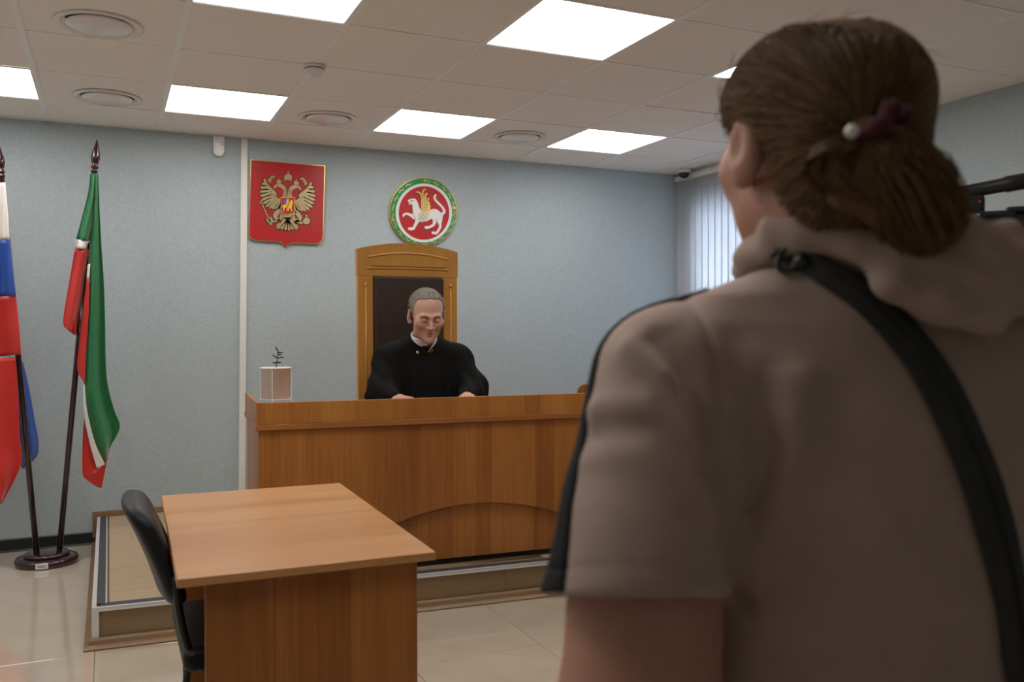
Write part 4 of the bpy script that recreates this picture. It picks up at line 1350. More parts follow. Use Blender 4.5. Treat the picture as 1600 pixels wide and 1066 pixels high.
def f_robe(p):
    d = f_robe0(p)
    # soft pleats falling from the shoulders
    f = np.clip((1.16 - p[:, 2]) / .2, 0, 1) * np.clip((1.02 - p[:, 1]) / .06, 0, 1)
    d = d - .0045 * f * np.sin(p[:, 0] * 92 + 9 * np.sin(p[:, 2] * 5.0))
    d = d - .003 * np.sin(p[:, 2] * 60 + p[:, 0] * 40) * np.clip((np.abs(p[:, 0] - 2.46) - .19) / .05, 0, 1)
    # centre placket, neck opening with a V in front
    ax = np.abs(p[:, 0] - 2.463)
    d = d + .004 * np.exp(-(ax / .004) ** 2) * (p[:, 1] < 1.0)
    neck = s_cone(p, NB + (0, -.03, -.04), NB + (0, .0, .12), .058, .075)
    vcut = np.maximum(np.maximum(ax - np.clip((p[:, 2] - 1.150) * .62, -.1, .08), -(p[:, 2] - 1.150)), p[:, 1] - .97)
    d = smax(d, -np.minimum(neck, vcut), .012)
    # clear of the bench top
    d = smax(d, -np.maximum(p[:, 1] - .815, np.abs(p[:, 2] - .85) - .0135), .004)
    return smax(d, -np.maximum(.85 - p[:, 1], p[:, 2] - .663), .004)


V, Fc = mesh_sdf(f_robe, (2.02, .56, .20), (2.92, 1.22, 1.36), .0062)
rb = part('robe', (V, Fc), 'robe_black', jo, True)

# shirt collar: two leaves meeting at the tie
def f_collar(p):
    c = s_cone(p, jn + (0, 0, -.02), NB + (0, -.012, -.035), .064, .074)
    sh_ = np.abs(c) - .0035
    ax = np.abs(p[:, 0] - 2.463)
    top = (p[:, 2] - (1.245 + .42 * np.clip(p[:, 1] - .93, -.05, .12)))
    d = np.maximum(np.maximum(sh_, top), 1.135 - p[:, 2])
    vee = np.maximum(ax - np.clip((p[:, 2] - 1.165) * .42, 0, .08), p[:, 1] - .97)
    return smax(d, -vee, .004)
V, Fc = mesh_sdf(f_collar, (2.34, .86, 1.12), (2.58, 1.12, 1.36), .0036)
part('shirt_collar', (V, Fc), 'shirt_white', jo, True)
def f_shirtfront(p):
    return s_ell(p, (2.458, .965, 1.13), (.06, .045, .09))
tk = on_y(664, 542, .905)
def f_tie(p):
    d = s_ell(p, tk, (.021, .016, .018))
    return smin(d, s_cone(p, tk + (0, .004, -.01), tk + (0, .0, -.12), .017, .026), .012)
V, Fc = mesh_sdf(f_tie, tk - (.05, .05, .16), tk + (.05, .05, .04), .004)
part('tie', (V, Fc), 'black_cloth', jo, True)
for (u, v), r, m, nm in (((652.5, 551), .0095, 'gold', 'badge'), ):
    c = hit(f_robe0, u, v)
    part(nm, g_lathe([(r, .0), (r, .004), (r * .8, .007), (.001, .008)], c, 18, axis=(-.3, -.95, .1)), m, jo, True)
c = hit(f_robe0, 673.5, 549)
part('lapel_pin', g_tube([c + (-.006, -.012, -.006), c + (.008, -.012, .008)], .003, 6), 'gold', jo)

# brows, lashes, lips on the face
def hw(x, y, z): return HC + HR @ (np.array([x, y, z]) * HS)
for sx in (-1, 1):
    path = project(f_judge_body, spline([hw(sx * .012, -.097, .021), hw(sx * .028, -.095, .026), hw(sx * .046, -.082, .021)], 8), .0008)
    part('eyebrow', g_tube(path, [.0015, .003, .0034, .0035, .0034, .003, .0022, .001], 6), 'brow_hair', jb, True)
    path = project(f_judge_body, spline([hw(sx * .018, -.093, -.005), hw(sx * .030, -.094, -.008), hw(sx * .042, -.088, -.005)], 8), .0002)
    part('eyelid_line', g_tube(path, [.0006, .0014, .0018, .002, .002, .0018, .0014, .0006], 6), 'lash', jb, True)
path = project(f_judge_body, spline([hw(-.022, -.085, -.065), hw(0, -.096, -.0640), hw(.022, -.085, -.065)], 9), -.0004)
part('mouth_line', g_tube(path, [.0006, .0010, .0012, .0013, .0013, .0013, .0012, .0010, .0006], 6), 'lash', jb, True)
for zz, rr in ((-.0585, .003), (-.0700, .0036)):
    path = project(f_judge_body, spline([hw(-.017, -.088, zz - .002), hw(0, -.098, zz), hw(.017, -.088, zz - .002)], 9), .0002)
    part('lip', g_tube(path, [.0008, rr * .7, rr, rr, rr, rr, rr, rr * .7, .0008], 6), 'lip', jb, True)

# short greying hair: cap and hairs, receding at the temples
def f_jcap(p):
    q = ((p - HC.astype(np.float32)) @ HR) / HS
    d = s_ell(q, (0, .017, .037), (.0800, .0995, .0865))
    d = smin(d, s_ell(q, (0, .058, -.030), (.064, .052, .055)), .02)
    ax = np.abs(q[:, 0])
    line = -(q[:, 1] + .046 - .75 * np.clip(ax - .018, 0, .04)) * .8 + (.094 - .35 * ax - q[:, 2]) * .75
    side = np.maximum(-(q[:, 1] + .030 + .2 * np.clip(q[:, 2], -.05, .05)), -q[:, 2] - .012 - .9 * np.clip(q[:, 1] - .010, 0, .08))
    cut = np.minimum(line, np.maximum(-(q[:, 1] + .024), -q[:, 2] - .010 - .9 * np.clip(q[:, 1] - .010, 0, .08)))
    return smax(d, cut, .006) * HS


V, Fc = mesh_sdf(f_jcap, HC - .16, HC + .16, .0042)
hair = part('hair', (V, Fc), 'grey_hair', jo, True)
pts = V[rng.choice(len(V), 2600)]
inside = np.abs(f_judge_body(pts.astype(np.float32))) > .0018
pts = pts[inside]
q = ((pts - HC) @ HR) / HS
fl_ = np.stack([q[:, 0] * .6, .030 + 0 * q[:, 1], np.where(q[:, 2] > .06, -.004, -.028)], 1)
crown = q[:, 1] < -.02
fl_[crown] = np.stack([q[crown, 0] * .5, .028 + 0 * q[crown, 1], .010 + 0 * q[crown, 1]], 1)
fl_ += rng.normal(0, .004, fl_.shape)
s = np.linspace(0, 1, 6)[None, :, None]
path = pts[:, None, :] + ((fl_ @ HR.T) * HS)[:, None, :] * s
flat = project(f_jcap, path.reshape(-1, 3), .0012, 3).reshape(path.shape)
path = np.where(s > .05, flat * .85 + path * .15, path)
part('hair_strands', strands(path + 0 * s, .0011), 'grey_hair', hair)

# ------------------------------------------------------------------ the standing woman (built in lateral / depth / height)
W0 = adz(.37, .95, 0)
wo = empty('person', W0, 'standing person seen from behind with brown ponytail and taupe hooded top', 'person')
wo.rotation_euler = (0, 0, 0)


def L2W(v):
    v = np.asarray(v, float)
    cy, sy = math.cos(YAW), math.sin(YAW)
    return np.c_[CAM[0] + v[:, 0] * cy + v[:, 1] * sy, CAM[1] - v[:, 0] * sy + v[:, 1] * cy, v[:, 2]]


def lpart(name, g, mat, parent, smooth=True):
    return obj(name, L2W(np.asarray(g[0])), g[1], mat, parent, smooth)


def lp(u, v, d):
    """picture direction and depth -> lateral / depth / height"""
    return np.array([(u - 800) / FPX * d, d, 1.262 - .0100 * d + (533 - v) / FPX * d])


def lhit(fn, u, v, t0=.45, t1=1.6):
    ts = np.linspace(t0, t1, 1200)
    P = np.stack([(u - 800) / FPX * ts, ts, 1.262 - .0100 * ts + (533 - v) / FPX * ts], 1).astype(np.float32)
    d = fn(P)
    k = np.argmax(d < 0)
    if d[k] < 0: return P[k].astype(float)
    return P[np.argmin(d)].astype(float)


TURN = math.radians(15)
WH = np.array([.316, .925, 1.455])
WR = rotm(rx=-.04, rz=math.pi + TURN)
WS = 1.05
wn0 = WH + WR @ np.array([0, .030, -.06]) * WS
wn1 = np.array([.352, .935, 1.30])
LSH, LEL, LWR = np.array([.150, .918, 1.215]), np.array([.122, .852, .90]), np.array([.118, .93, .69])
RSH, REL, RWR = np.array([.585, .955, 1.215]), np.array([.655, .96, .93]), np.array([.66, 1.03, .72])


def f_wbody(p):
    d = s_head(p, WH, WR, WS)
    d = smin(d, s_cone(p, wn0, wn1, .058, .066), .03)
    d = smin(d, s_ell(p, (.372, .955, 1.06), (.15, .10, .25)), .04)
    for sh_, el, wr, side in ((LSH, LEL, LWR, 1), (RSH, REL, RWR, -1)):
        d = smin(d, s_chain(p, [wn1 - (0, 0, .08), sh_ + (0, .01, -.03), el, wr], [.06, .050, .074, .034], .03), .03)
        el2 = (sh_ + el * 2.6) / 3.6
        d = smin(d, s_ball(p, el2, .068), .04)
        d = smin(d, s_hand(p, wr + (wr - el) * .06, (wr - el) + np.array([0, .03, 0]), (-side, 0, 0), side, .95, .5), .015)
    return d


V, Fc = mesh_sdf(f_wbody, (-.02, .74, .46), (.80, 1.16, 1.66), .0052)
wb = lpart('body', (V, Fc), 'skin_warm', wo)

ZT = np.array([.70, .78, .85, .95, 1.05, 1.15, 1.22, 1.27, 1.30, 1.325, 1.345, 1.37])
WT = np.array([.215, .212, .20, .182, .176, .188, .205, .205, .180, .115, .065, .02])
TT = np.array([.155, .152, .148, .142, .138, .128, .110, .092, .076, .062, .050, .02])


def f_shirt0(p):
    z = p[:, 2]
    w = np.interp(z, ZT, WT); t_ = np.interp(z, ZT, TT)
    x = (p[:, 0] - .372) / w; y = (p[:, 1] - np.interp(z, [.8, 1.1, 1.25, 1.35], [.965, .955, .945, .93])) / t_
    d = ((np.abs(x) ** 2.3 + np.abs(y) ** 2.3) ** (1 / 2.3) - 1) * np.minimum(w, t_) * .9
    d = smax(d, .74 - z, .02)
    col = smax(s_cone(p, wn1 + (.002, -.002, -.03), wn1 + (-.006, -.006, .06), .078, .0735), z - 1.352, .008)
    d = smin(d, col, .022)
    for sh_, hem, r0, r1 in ((np.array([.168, .918, 1.208]), np.array([.122, .855, 1.005]), .082, .090), (np.array([.582, .955, 1.208]), np.array([.632, .955, .99]), .083, .094)):
        ax = hem - sh_
        s_ = s_cone(p, sh_, hem + ax * .25, r0, r1 + .002)
        s_ = smax(s_, s_plane(p, (0, -.064, -.223), hem), .008)
        d = smin(d, s_, .020)
    return d


def chain_px(fn, pts):
    return [lhit(fn, u, v) for u, v in pts]


FOLDS = [([(985, 545), (1040, 585), (1095, 660)], .010, .013), ([(1025, 535), (1078, 610), (1122, 700)], -.011, .014),
         ([(930, 640), (1010, 632), (1095, 705)], .0075, .013), ([(940, 668), (1030, 672), (1112, 745)], -.0075, .013),
         ([(915, 720), (1010, 710), (1105, 780)], .0035, .014), ([(1248, 600), (1238, 690), (1195, 790), (1160, 905)], .010, .019),
         ([(1215, 700), (1175, 800), (1146, 880)], -.010, .016), ([(1180, 560), (1150, 640), (1140, 720)], .004, .018),
         ([(1300, 640), (1280, 760), (1230, 900)], -.004, .03), ([(1128, 700), (1142, 780), (1150, 860), (1154, 930)], -.011, .016), ([(1108, 740), (1118, 830), (1124, 910)], .006, .016), ([(1060, 520), (1085, 570)], -.004, .014)]
SEAM = [(1066, 462), (1098, 498), (1118, 550), (1126, 610), (1130, 680), (1138, 740)]
folds3 = [(chain_px(f_shirt0, p_), a_, w_) for p_, a_, w_ in FOLDS]
seam3 = chain_px(f_shirt0, SEAM)
HEM0, HEMA = np.array([.122, .855, 1.005]), np.array([0, .064, .223])


def f_shirt(p):
    d = f_shirt0(p)
    for pts_, a_, w_ in folds3:
        r = s_chain(p, pts_, [0] * len(pts_), .004)
        d = d - a_ * np.exp(-(r / w_) ** 2)
    r = s_chain(p, seam3, [0] * len(seam3), .002)
    d = d + .0048 * np.exp(-(r / .005) ** 2)
    hz = s_plane(p, HEMA, HEM0) - .026
    d = d + .0016 * np.exp(-(hz / .0022) ** 2) * (p[:, 0] < .25)
    d = d - .0022 * np.sin(p[:, 0] * 31 + 2 * np.sin(p[:, 2] * 17)) * np.sin(p[:, 2] * 23 + 1.5)
    return d


V, Fc = mesh_sdf(f_shirt, (-.03, .76, .72), (.80, 1.14, 1.38), .0046)
tee = lpart('top', (V, Fc), 'taupe_jersey', wo)


def f_stripe(p):
    s_ = f_shirt(p)
    f = np.clip((p[:, 2] - .98) / .31, 0, 1)
    ax_d = .855 + .063 * f
    c = ax_d - .040 + .074 * f ** .8
    hw_ = .036 - .012 * f
    d = np.maximum(np.abs(s_ - .0008) - .0026, np.abs(p[:, 1] - c) - hw_)
    d = np.maximum(d, p[:, 0] - np.interp(p[:, 2], [1.0, 1.2, 1.31], [.10, .16, .21]))
    return np.maximum(d, s_plane(p, (0, -.064, -.223), HEM0) + .004)


V, Fc = mesh_sdf(f_stripe, (-.03, .76, .93), (.26, 1.06, 1.36), .0032)
lpart('sleeve_stripe', (V, Fc), 'black_cloth', tee)

# hood lying on the shoulders
HP = [lp(1163, 424, 1.0), lp(1180, 398, .945), lp(1218, 372, .905), lp(1262, 366, .880), lp(1310, 367, .862), lp(1400, 385, .835), lp(1500, 376, .838), lp(1572, 372, .88), lp(1585, 400, .95)]
HQ = [lp(1190, 398, .925), lp(1265, 376, .872), lp(1335, 388, .842), lp(1400, 436, .826), lp(1470, 470, .822), lp(1545, 482, .828), lp(1625, 455, .86), lp(1690, 420, .93)]
HQ2 = [lp(1340, 378, .855), lp(1410, 408, .836), lp(1500, 425, .830), lp(1590, 420, .856)]


def f_hood(p):
    d = s_chain(p, HP, [.012, .017, .0185, .0185, .0175, .017, .017, .015, .010], .02)
    d = smin(d, s_chain(p, HQ, [.008, .009, .012, .017, .020, .021, .020, .012], .016), .016)
    d = smin(d, s_chain(p, HQ2, [.011, .018, .023, .020], .016), .018)
    d = d - .003 * np.sin(p[:, 2] * 120 + p[:, 0] * 46)
    # a fold pressed in below the rolled rim
    g = s_chain(p, [lp(1195, 392, .925), lp(1250, 372, .880), lp(1330, 366, .842), lp(1390, 386, .818)], [0, 0, 0, 0], .004)
    d = d + .0022 * np.exp(-(g / .007) ** 2)
    return smax(d, -(f_shirt0(p) + .008), .006)


V, Fc = mesh_sdf(f_hood, (.20, .76, 1.23), (.66, 1.06, 1.42), .0042)
lpart('hood', (V, Fc), 'taupe_jersey', tee)

# trousers and shoes, below the picture
def f_legs(p):
    d = s_ell(p, (.372, .965, .80), (.195, .145, .15))
    for sx in (-1, 1):
        d = smin(d, s_chain(p, [(.372 + sx * .09, .96, .78), (.372 + sx * .10, .95, .45), (.372 + sx * .105, .965, .075)], [.105, .075, .058], .03), .03)
    return smax(d, .045 - p[:, 2], .01)
V, Fc = mesh_sdf(f_legs, (.10, .76, .02), (.66, 1.18, .98), .012)
lpart('trousers', (V, Fc), 'dark_denim', wo)
for sx in (-1, 1):
    def f_shoe(p, sx=sx):
        d = smin(s_ell(p, (.372 + sx * .105, .97, .055), (.045, .07, .05)), s_ell(p, (.372 + sx * .112, 1.07, .035), (.045, .09, .035)), .03)
        return smax(d, .001 - p[:, 2], .005)
    V, Fc = mesh_sdf(f_shoe, (.372 + sx * .105 - .08, .86, 0 - .008), (.372 + sx * .105 + .08, 1.19, .13), .008)
    lpart('shoe', (V, Fc), 'black_leather', wo)

# cross-body bag with its strap over the left shoulder
bag = empty('shoulder_bag', adz(.60, .955, .60), 'cross-body bag with a wide black strap running down the back', 'bag')
skin0 = lambda p: np.minimum(f_shirt(p), 1e3)
back = chain_px(f_shirt, [(1252, 410), (1290, 428), (1335, 455), (1385, 500), (1432, 556), (1472, 622), (1508, 700), (1540, 790), (1563, 880), (1580, 970), (1592, 1064)])
front = [np.array([.262, .965, 1.325]), np.array([.268, 1.01, 1.28]), np.array([.29, 1.07, 1.20]), np.array([.36, 1.10, 1.08]), np.array([.45, 1.10, .96]), np.array([.53, 1.06, .85])]
side_ = [np.array([.515, .85, .86]), np.array([.57, .90, .78])]
raw = spline(list(reversed(front)) + back + side_, 90)
sp = project(f_shirt, raw, .0035)
for _ in range(3): sp[1:-1] = (sp[:-2] + sp[1:-1] * 2 + sp[2:]) / 4
nrm = grad(f_shirt, sp, .004)
for _ in range(6):
    nrm[1:-1] = nrm[:-2] + nrm[1:-1] * 2 + nrm[2:]
    nrm /= np.linalg.norm(nrm, axis=1)[:, None]
tan = np.gradient(sp, axis=0); tan /= np.linalg.norm(tan, axis=1)[:, None]
wid = np.cross(nrm, tan); wid /= np.linalg.norm(wid, axis=1)[:, None]
def ribbon3(off0, off1, half, shift=0.0):
    V, Fc = [], []
    for i in range(len(sp)):
        hw_ = half[i] if hasattr(half, '__len__') else half
        b = sp[i] + wid[i] * shift
        for a_, o_ in ((-1, off0), (-1, off1), (-.9, off1 + .001), (.9, off1 + .001), (1, off1), (1, off0)):
            V.append(b + wid[i] * hw_ * a_ + nrm[i] * o_)
    m = 6
    for i in range(len(sp) - 1):
        for k in range(m):
            k2 = (k + 1) % m
            Fc.append((i * m + k, i * m + k2, (i + 1) * m + k2, (i + 1) * m + k))
    Fc += [tuple(reversed(range(m))), tuple(range((len(sp) - 1) * m, len(sp) * m))]
    return np.array(V), Fc
hwid = np.interp(np.linspace(0, 1, len(sp)), [0, .3, .36, .48, .62, .8, 1], [.014, .013, .012, .0165, .0195, .0205, .020])
strap = lpart('strap', ribbon3(-.001, .0022, hwid), 'strap_webbing', bag)
lpart('strap_piping', ribbon3(.003, .0046, .0016, .006), 'strap_webbing', strap)
bk_ = lhit(f_shirt, 1243, 408)
nb = grad(f_shirt, bk_[None], .004)[0].astype(float)
tb3 = (lhit(f_shirt, 1290, 428) - bk_); tb3 /= np.linalg.norm(tb3); wb3 = np.cross(nb, tb3)
ringp = [bk_ + nb * .010 + (tb3 * math.cos(a) * .010 + wb3 * math.sin(a) * .017) for a in np.linspace(0, 2 * math.pi, 25)]
lpart('buckle_ring', g_tube(ringp, .0032, 8), 'black_metal', strap)
lpart('buckle_stud', g_lathe([(.009, 0), (.009, .005), (.006, .008), (.001, .009)], bk_ + nb * .007 + tb3 * .012, 16, axis=nb), 'black_metal', strap)
lpart('buckle_hook', g_tube(spline([bk_ + nb * .010 - tb3 * .012, bk_ + nb * .010 - tb3 * .016 - wb3 * .003, bk_ + nb * .005 - tb3 * .020 - wb3 * .006], 8), .0035, 8), 'black_metal', strap)
def f_bag(p):
    q = np.abs(p - np.array([.635, .965, .69], np.float32)) - np.array([.018, .09, .065], np.float32)
    return np.linalg.norm(np.maximum(q, 0), axis=1) + np.minimum(q.max(1), 0) - .022
V, Fc = mesh_sdf(f_bag, (.58, .83, .58), (.69, 1.10, .80), .008)
lpart('pouch', (V, Fc), 'black_leather', bag)

# ---- hair gathered into a low ponytail
TIE = lp(1352, 214, .797)
P_MAIN = [TIE, lp(1380, 238, .790), lp(1406, 275, .790), lp(1428, 318, .795), lp(1446, 356, .803), lp(1456, 382, .810)]


def f_wcap(p):
    q = ((p - WH.astype(np.float32)) @ WR) / WS
    d = s_ell(q, (0, .017, .036), (.0930, .102, .0790))
    d = smin(d, s_ell(q, (0, .060, -.034), (.070, .058, .066)), .03)
    d = smin(d, s_ell(q, (.012, .084, -.004), (.045, .030, .050)), .03)
    cut = -((q[:, 1] + .016) * .80 + (q[:, 2] + .004) * .62 - .018 * np.clip(1 - np.abs(q[:, 0]) / .06, 0, 1))
    ear = s_ell(np.abs(q) * np.array([1, 0, 0], np.float32) + q * np.array([0, 1, 1], np.float32), (.090, .006, -.020), (.030, .030, .042))
    d = smax(d, cut, .012)
    d = smax(d, -ear, .012)
    return d * WS


def f_pony(p):
    d = s_chain(p, P_MAIN, [.012, .020, .028, .029, .022, .012], .02)
    d = smin(d, s_chain(p, [TIE, lp(1325, 262, .792), lp(1330, 295, .800), lp(1380, 330, .806)], [.012, .018, .018, .016], .02), .02)
    return d


V, Fc = mesh_sdf(f_wcap, WH - .18, WH + .18, .005)
wh = lpart('hair', (V, Fc), 'brown_hair', wo)
V2, F2 = mesh_sdf(f_pony, TIE - (.10, .10, .18), TIE + (.14, .10, .06), .005)
lpart('ponytail', (V2, F2), 'brown_hair', wh)
# strands combed back to the tie
vis = V[(f_wbody(V.astype(np.float32)) > .004)]
roots = vis[rng.choice(len(vis), 5200)]
m = 16
s = np.linspace(0, 1, m)[None, :, None]
qr = roots - WH; qt = (TIE - WH)
mid = roots[:, None, :] * (1 - s) + TIE * s
# arch the path away from the skull, then lay it on the cap
cvec = mid - WH
rad_ = np.linalg.norm(qr, axis=1)[:, None, None] * (1 - s) + np.linalg.norm(qt) * s
mid = WH + cvec / (np.linalg.norm(cvec, axis=2, keepdims=True) + 1e-6) * rad_
wv = rng.normal(0, .0035, (len(roots), 1, 3)) * np.sin(s * math.pi) + rng.normal(0, .0012, (len(roots), m, 3))
off = rng.uniform(.0005, .0045, (len(roots), 1))
flat = (mid + wv).reshape(-1, 3)
pr = project(f_wcap, flat, 0.0, 4)
gn = grad(f_wcap, pr, .004)
pr = (pr + gn * np.repeat(off, m, 0).reshape(-1, 1)).reshape(mid.shape)
e_ = np.clip((s - .86) / .14, 0, 1)
path = pr * (1 - e_) + (TIE + rng.normal(0, .006, (len(roots), 1, 3))) * e_
keep = np.linalg.norm(path[:, 0] - TIE, axis=1) > .02
lpart('hair_strands', strands(path[keep], .0011), 'brown_hair', wh, False)
# ponytail strands
n = 2600
m = 18
s1 = np.linspace(0, 1, m)
ctr = spline(P_MAIN, m)
th = rng.uniform(0, 2 * math.pi, n); rr = np.sqrt(rng.uniform(.35, 1.15, n))
wprof = np.interp(s1, [0, .2, .45, .7, .9, 1], [.012, .023, .033, .035, .029, .020])
dpro = np.interp(s1, [0, .2, .45, .7, .9, 1], [.014, .028, .038, .038, .030, .024])
latv = np.array([.86, .10, .42]); depv = np.array([.05, 1.0, 0.0])
pp = ctr[None] + (np.cos(th) * rr)[:, None, None] * wprof[None, :, None] * latv + (np.sin(th) * rr)[:, None, None] * dpro[None, :, None] * depv
pp += np.sin(s1[None, :, None] * math.pi) * rng.normal(0, .004, (n, 1, 3)) + rng.normal(0, .0009, (n, m, 3))
ln = rng.uniform(.8, 1.08, n)[:, None, None]
pp = ctr[0] + (pp - ctr[0]) * ln
lpart('ponytail_strands', strands(pp, .0012), 'brown_hair', wh, False)
# the loop of hair swelling out on the left below the tie
n = 900
c2 = spline([TIE, lp(1318, 236, .780), lp(1296, 268, .782), lp(1308, 305, .792), lp(1360, 330, .800), lp(1415, 372, .808)], m)
th = rng.uniform(0, 2 * math.pi, n); rr = np.sqrt(rng.uniform(.2, 1.1, n))
wp2 = np.interp(s1, [0, .2, .5, .8, 1], [.010, .020, .026, .026, .018])
l2 = np.array([.9, .1, -.35])
pp = c2[None] + (np.cos(th) * rr)[:, None, None] * wp2[None, :, None] * l2 * .9 + (np.sin(th) * rr)[:, None, None] * wp2[None, :, None] * depv * .8
pp += rng.normal(0, .0010, (n, m, 3))
lpart('ponytail_loop', strands(pp, .0012), 'brown_hair', wh, False)
# a few fly-away hairs by the temple
fw = []
for k in range(8):
    a_ = lp(1160 + rng.uniform(-15, 25), 80 + rng.uniform(0, 90), .93 + rng.uniform(-.02, .02))
    b_ = lp(1126 + rng.uniform(-8, 8), 150 + rng.uniform(-30, 40), .93)
    c_ = lp(1130 + rng.uniform(-8, 12), 205 + rng.uniform(-30, 25), .92)
    fw.append(spline([a_, b_, c_], 10))
for k in range(4):
    a0_ = rng.uniform(0, 1)
    a_ = project(f_wcap, lp(1200 + 230 * a0_, 45 + 60 * a0_ * a0_, .90)[None], .002)[0]
    fw.append(spline([a_, a_ + rng.normal(0, .003, 3) + (.008, -.01, .004), a_ + rng.normal(0, .005, 3) + (.022, -.03, .002)], 10))
lpart('flyaway_hair', strands(np.array(fw), .0005), 'brown_hair', wh, False)
# scrunchie and pearl
axs = P_MAIN[1] - TIE; axs /= np.linalg.norm(axs)
ring = []
e1 = np.cross(axs, (0, 1.0, 0)); e1 /= np.linalg.norm(e1); e2 = np.cross(axs, e1)
for a_ in np.linspace(0, 2 * math.pi, 49):
    ring.append(TIE + axs * (.006 + .003 * math.sin(a_ * 5)) + e1 * math.cos(a_) * .034 + e2 * math.sin(a_) * .026)
sc = lpart('hair_tie', g_tube(ring, .0085 + .0025 * np.sin(np.linspace(0, 2 * math.pi, 49) * 9), 10), 'velvet_red', wo)
pc = lp(1331, 208, .760)
lpart('pearl', g_lathe([(.0002, -.0062)] + [(.0062 * math.cos(a_), .0062 * math.sin(a_)) for a_ in np.linspace(-1.4, 1.4, 13)] + [(.0002, .0062)], pc, 20), 'pearl', sc)

# ------------------------------------------------------------------ camcorder and its operator (far right)
DC = 2.3
cam_o = empty('camcorder', adz(1.24, DC, 1.45), 'black handheld camcorder with top handle at the right picture edge', 'camcorder')
def cp(u, v, d=DC): return L2W(lp(u, v, d)[None])[0]
cax = cp(1480, 318) - cp(1575, 318)                    # towards the lens
cax = (L2W(np.array([[-.93, .36, 0]])) - L2W(np.array([[0., 0, 0]])))[0]; cax /= np.linalg.norm(cax)
csd = np.cross(cax, (0, 0, 1.0))                        # the camera's right side
ORG = cp(1535, 352)
def cbox(f0, f1, s0, s1, z0, z1, b=.004):
    V, Fc = g_box(f0, f1, s0, s1, z0, z1, b, 2)
    V = np.array(V)
    return ORG + V[:, :1] * cax + V[:, 1:2] * csd + V[:, 2:] * np.array([0, 0, 1.0]), Fc
def cpt(f, s_, z): return ORG + cax * f + csd * s_ + np.array([0, 0, z])
bd = part('body', cbox(-.05, .15, -.045, .045, -.10, .012, .012), 'grey_plastic', cam_o, False)
part('top_cover', cbox(-.075, .12, -.036, .036, .008, .028, .008), 'grey_plastic', cam_o)
part('lens_barrel', g_lathe([(.034, .0), (.040, .01), (.040, .07), (.043, .075), (.043, .11), (.036, .112), (.034, .10)], cpt(.148, 0, -.045), 28, axis=cax, cap=False), 'black_metal', cam_o, True)
part('lens_glass', g_lathe([(.034, .0), (.02, .006), (.001, .008)], cpt(.235, 0, -.045), 24, axis=cax), 'dark_dome', cam_o, True)
part('lens_hood', cbox(.255, .32, -.055, .055, -.088, -.002, .008), 'grey_plastic', cam_o)
hd = spline([cpt(.035, 0, .02), cpt(.03, 0, .045), cpt(.045, 0, .072), cpt(.10, 0, .072), cpt(.17, 0, .066), cpt(.205, 0, .045), cpt(.205, 0, .0)], 26)
part('handle', g_tube(hd, .0135, 10), 'grey_plastic', cam_o, True)
part('handle_post', cbox(-.005, .05, -.014, .014, .018, .075, .01), 'grey_plastic', cam_o)
vf = cpt(.05, 0, .082); va = cax * -1 + np.array([0, 0, .15]); va /= np.linalg.norm(va)
part('viewfinder', g_lathe([(.016, 0), (.018, .01), (.018, .10), (.021, .105), (.021, .165), (.0185, .167), (.016, .15), (.001, .148)], vf, 24, axis=va), 'grey_plastic', cam_o, True)
part('battery', cbox(-.11, -.051, -.03, .03, -.075, .020, .008), 'grey_plastic', cam_o)
part('dial_block', cbox(-.105, -.05, -.038, .012, .021, .036, .006), 'grey_plastic', cam_o)
part('screen_panel', cbox(-.135, -.118, -.075, .03, -.075, .012, .003), 'grey_plastic', cam_o)
part('record_lamp', g_lathe([(.004, 0), (.004, .002), (.001, .003)], cpt(.008, -.0145, .055), 10, axis=-csd), 'red_led', cam_o)
cu = bpy.data.curves.new('lettering', 'FONT'); cu.body = 'SONY'; cu.size = .014; cu.extrude = .0006; cu.align_x = 'CENTER'
tmp = bpy.data.objects.new('lettering', cu); COL.objects.link(tmp)
bpy.context.view_layer.update()
me = bpy.data.meshes.new_from_object(tmp.evaluated_get(bpy.context.evaluated_depsgraph_get()))
bpy.data.objects.remove(tmp)
tv = np.array([v.co[:] for v in me.vertices])
lt = cpt(.028, -.0370, .012) + tv[:, :1] * (-cax) * -1 * -1 + tv[:, 1:2] * np.array([0, 0, 1.0]) + tv[:, 2:] * (-csd)
lw = obj('lettering', lt, [tuple(p_.vertices) for p_ in me.polygons], 'paper_white', cam_o)

# operator: mostly beyond the right edge, one hand on the grip
op = empty('person', adz(1.66, 2.22, 0), 'camera operator at the right edge with one hand on the camcorder', 'person')
OH, OR_ = np.array([1.64, 2.24, 1.60]), rotm(rz=-math.pi / 2 - .2)
ON = np.array([1.69, 2.24, 1.42])
gw = lp(1614, 388, 2.24)                                # wrist of the hand on the grip
OLS, OLE = np.array([1.66, 2.05, 1.34]), np.array([1.55, 1.98, 1.16])
ORS, ORE, ORW = np.array([1.70, 2.42, 1.34]), np.array([1.62, 2.52, 1.12]), np.array([1.40, 2.44, 1.40])
def f_op(p):
    d = s_head(p, OH, OR_, 1.03)
    d = smin(d, s_cone(p, OH + (.03, 0, -.07), ON, .054, .06), .03)
    d = smin(d, s_ell(p, (1.69, 2.235, 1.16), (.10, .15, .25)), .04)
    for a_, b_, c_, hf, side in ((OLS, OLE, gw, (-.8, .1, .45), -1), (ORS, ORE, ORW, (-.75, -.35, .4), 1)):
        d = smin(d, s_chain(p, [ON - (0, 0, .06), a_, b_, c_], [.06, .05, .042, .028], .03), .03)
        d = smin(d, s_hand(p, c_, hf, (0, -.9 * (1 if side < 0 else -1), .35), side, .95, .9), .012)
    return d
V, Fc = mesh_sdf(f_op, (1.15, 1.86, .88), (1.90, 2.62, 1.76), .006)
lpart('body', (V, Fc), 'skin_warm', op)
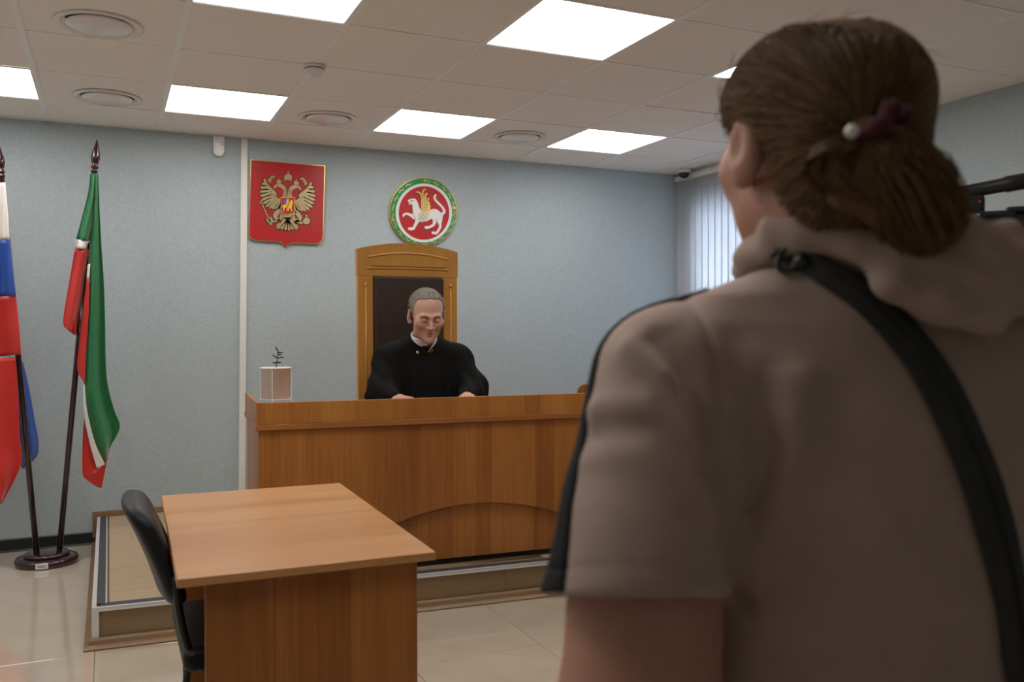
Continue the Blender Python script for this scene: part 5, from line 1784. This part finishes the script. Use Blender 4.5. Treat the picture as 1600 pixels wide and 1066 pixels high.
def f_opshirt(p):
    d = s_ell(p, (1.69, 2.235, 1.14), (.125, .18, .27))
    for a_, b_, c_ in ((OLS, OLE, gw), (ORS, ORE, ORW)):
        d = smin(d, s_chain(p, [ON - (0, 0, .07), a_, b_, c_ + (b_ - c_) * .16], [.08, .068, .058, .040], .03), .04)
    d = smax(d, -s_ball(p, ON + (-.01, 0, .05), .075), .01)
    return smax(d, .86 - p[:, 2], .01)
V, Fc = mesh_sdf(f_opshirt, (1.28, 1.86, .84), (1.92, 2.62, 1.48), .009)
lpart('sweater', (V, Fc), 'plum_knit', op)
def f_oplegs(p):
    d = s_ell(p, (1.69, 2.235, .86), (.13, .17, .14))
    for sy in (-1, 1):
        d = smin(d, s_chain(p, [(1.69, 2.235 + sy * .085, .85), (1.68, 2.235 + sy * .09, .47), (1.69, 2.235 + sy * .10, .07)], [.095, .068, .05], .03), .03)
    return smax(d, .04 - p[:, 2], .01)
V, Fc = mesh_sdf(f_oplegs, (1.50, 2.0, .02), (1.88, 2.48, 1.02), .014)
lpart('trousers', (V, Fc), 'dark_denim', op)
for sy in (-1, 1):
    def f_shoe(p, sy=sy):
        d = smin(s_ell(p, (1.69, 2.235 + sy * .10, .05), (.065, .04, .048)), s_ell(p, (1.60, 2.235 + sy * .11, .035), (.09, .042, .034)), .03)
        return smax(d, .001 - p[:, 2], .005)
    V, Fc = mesh_sdf(f_shoe, (1.48, 2.235 + sy * .10 - .08, -.008), (1.79, 2.235 + sy * .10 + .08, .12), .009)
    lpart('shoe', (V, Fc), 'black_leather', op)
def f_ophair(p):
    q = ((p - OH.astype(np.float32)) @ OR_) / 1.03
    d = s_ell(q, (0, .018, .036), (.083, .103, .090))
    d = smin(d, s_ell(q, (0, .06, -.03), (.066, .054, .06)), .02)
    cut = -((q[:, 1] + .02) * .8 + (q[:, 2] + .01) * .6)
    return smax(d, cut, .01) * 1.03
V, Fc = mesh_sdf(f_ophair, OH - .16, OH + .16, .007)
lpart('hair', (V, Fc), 'brown_hair', op)
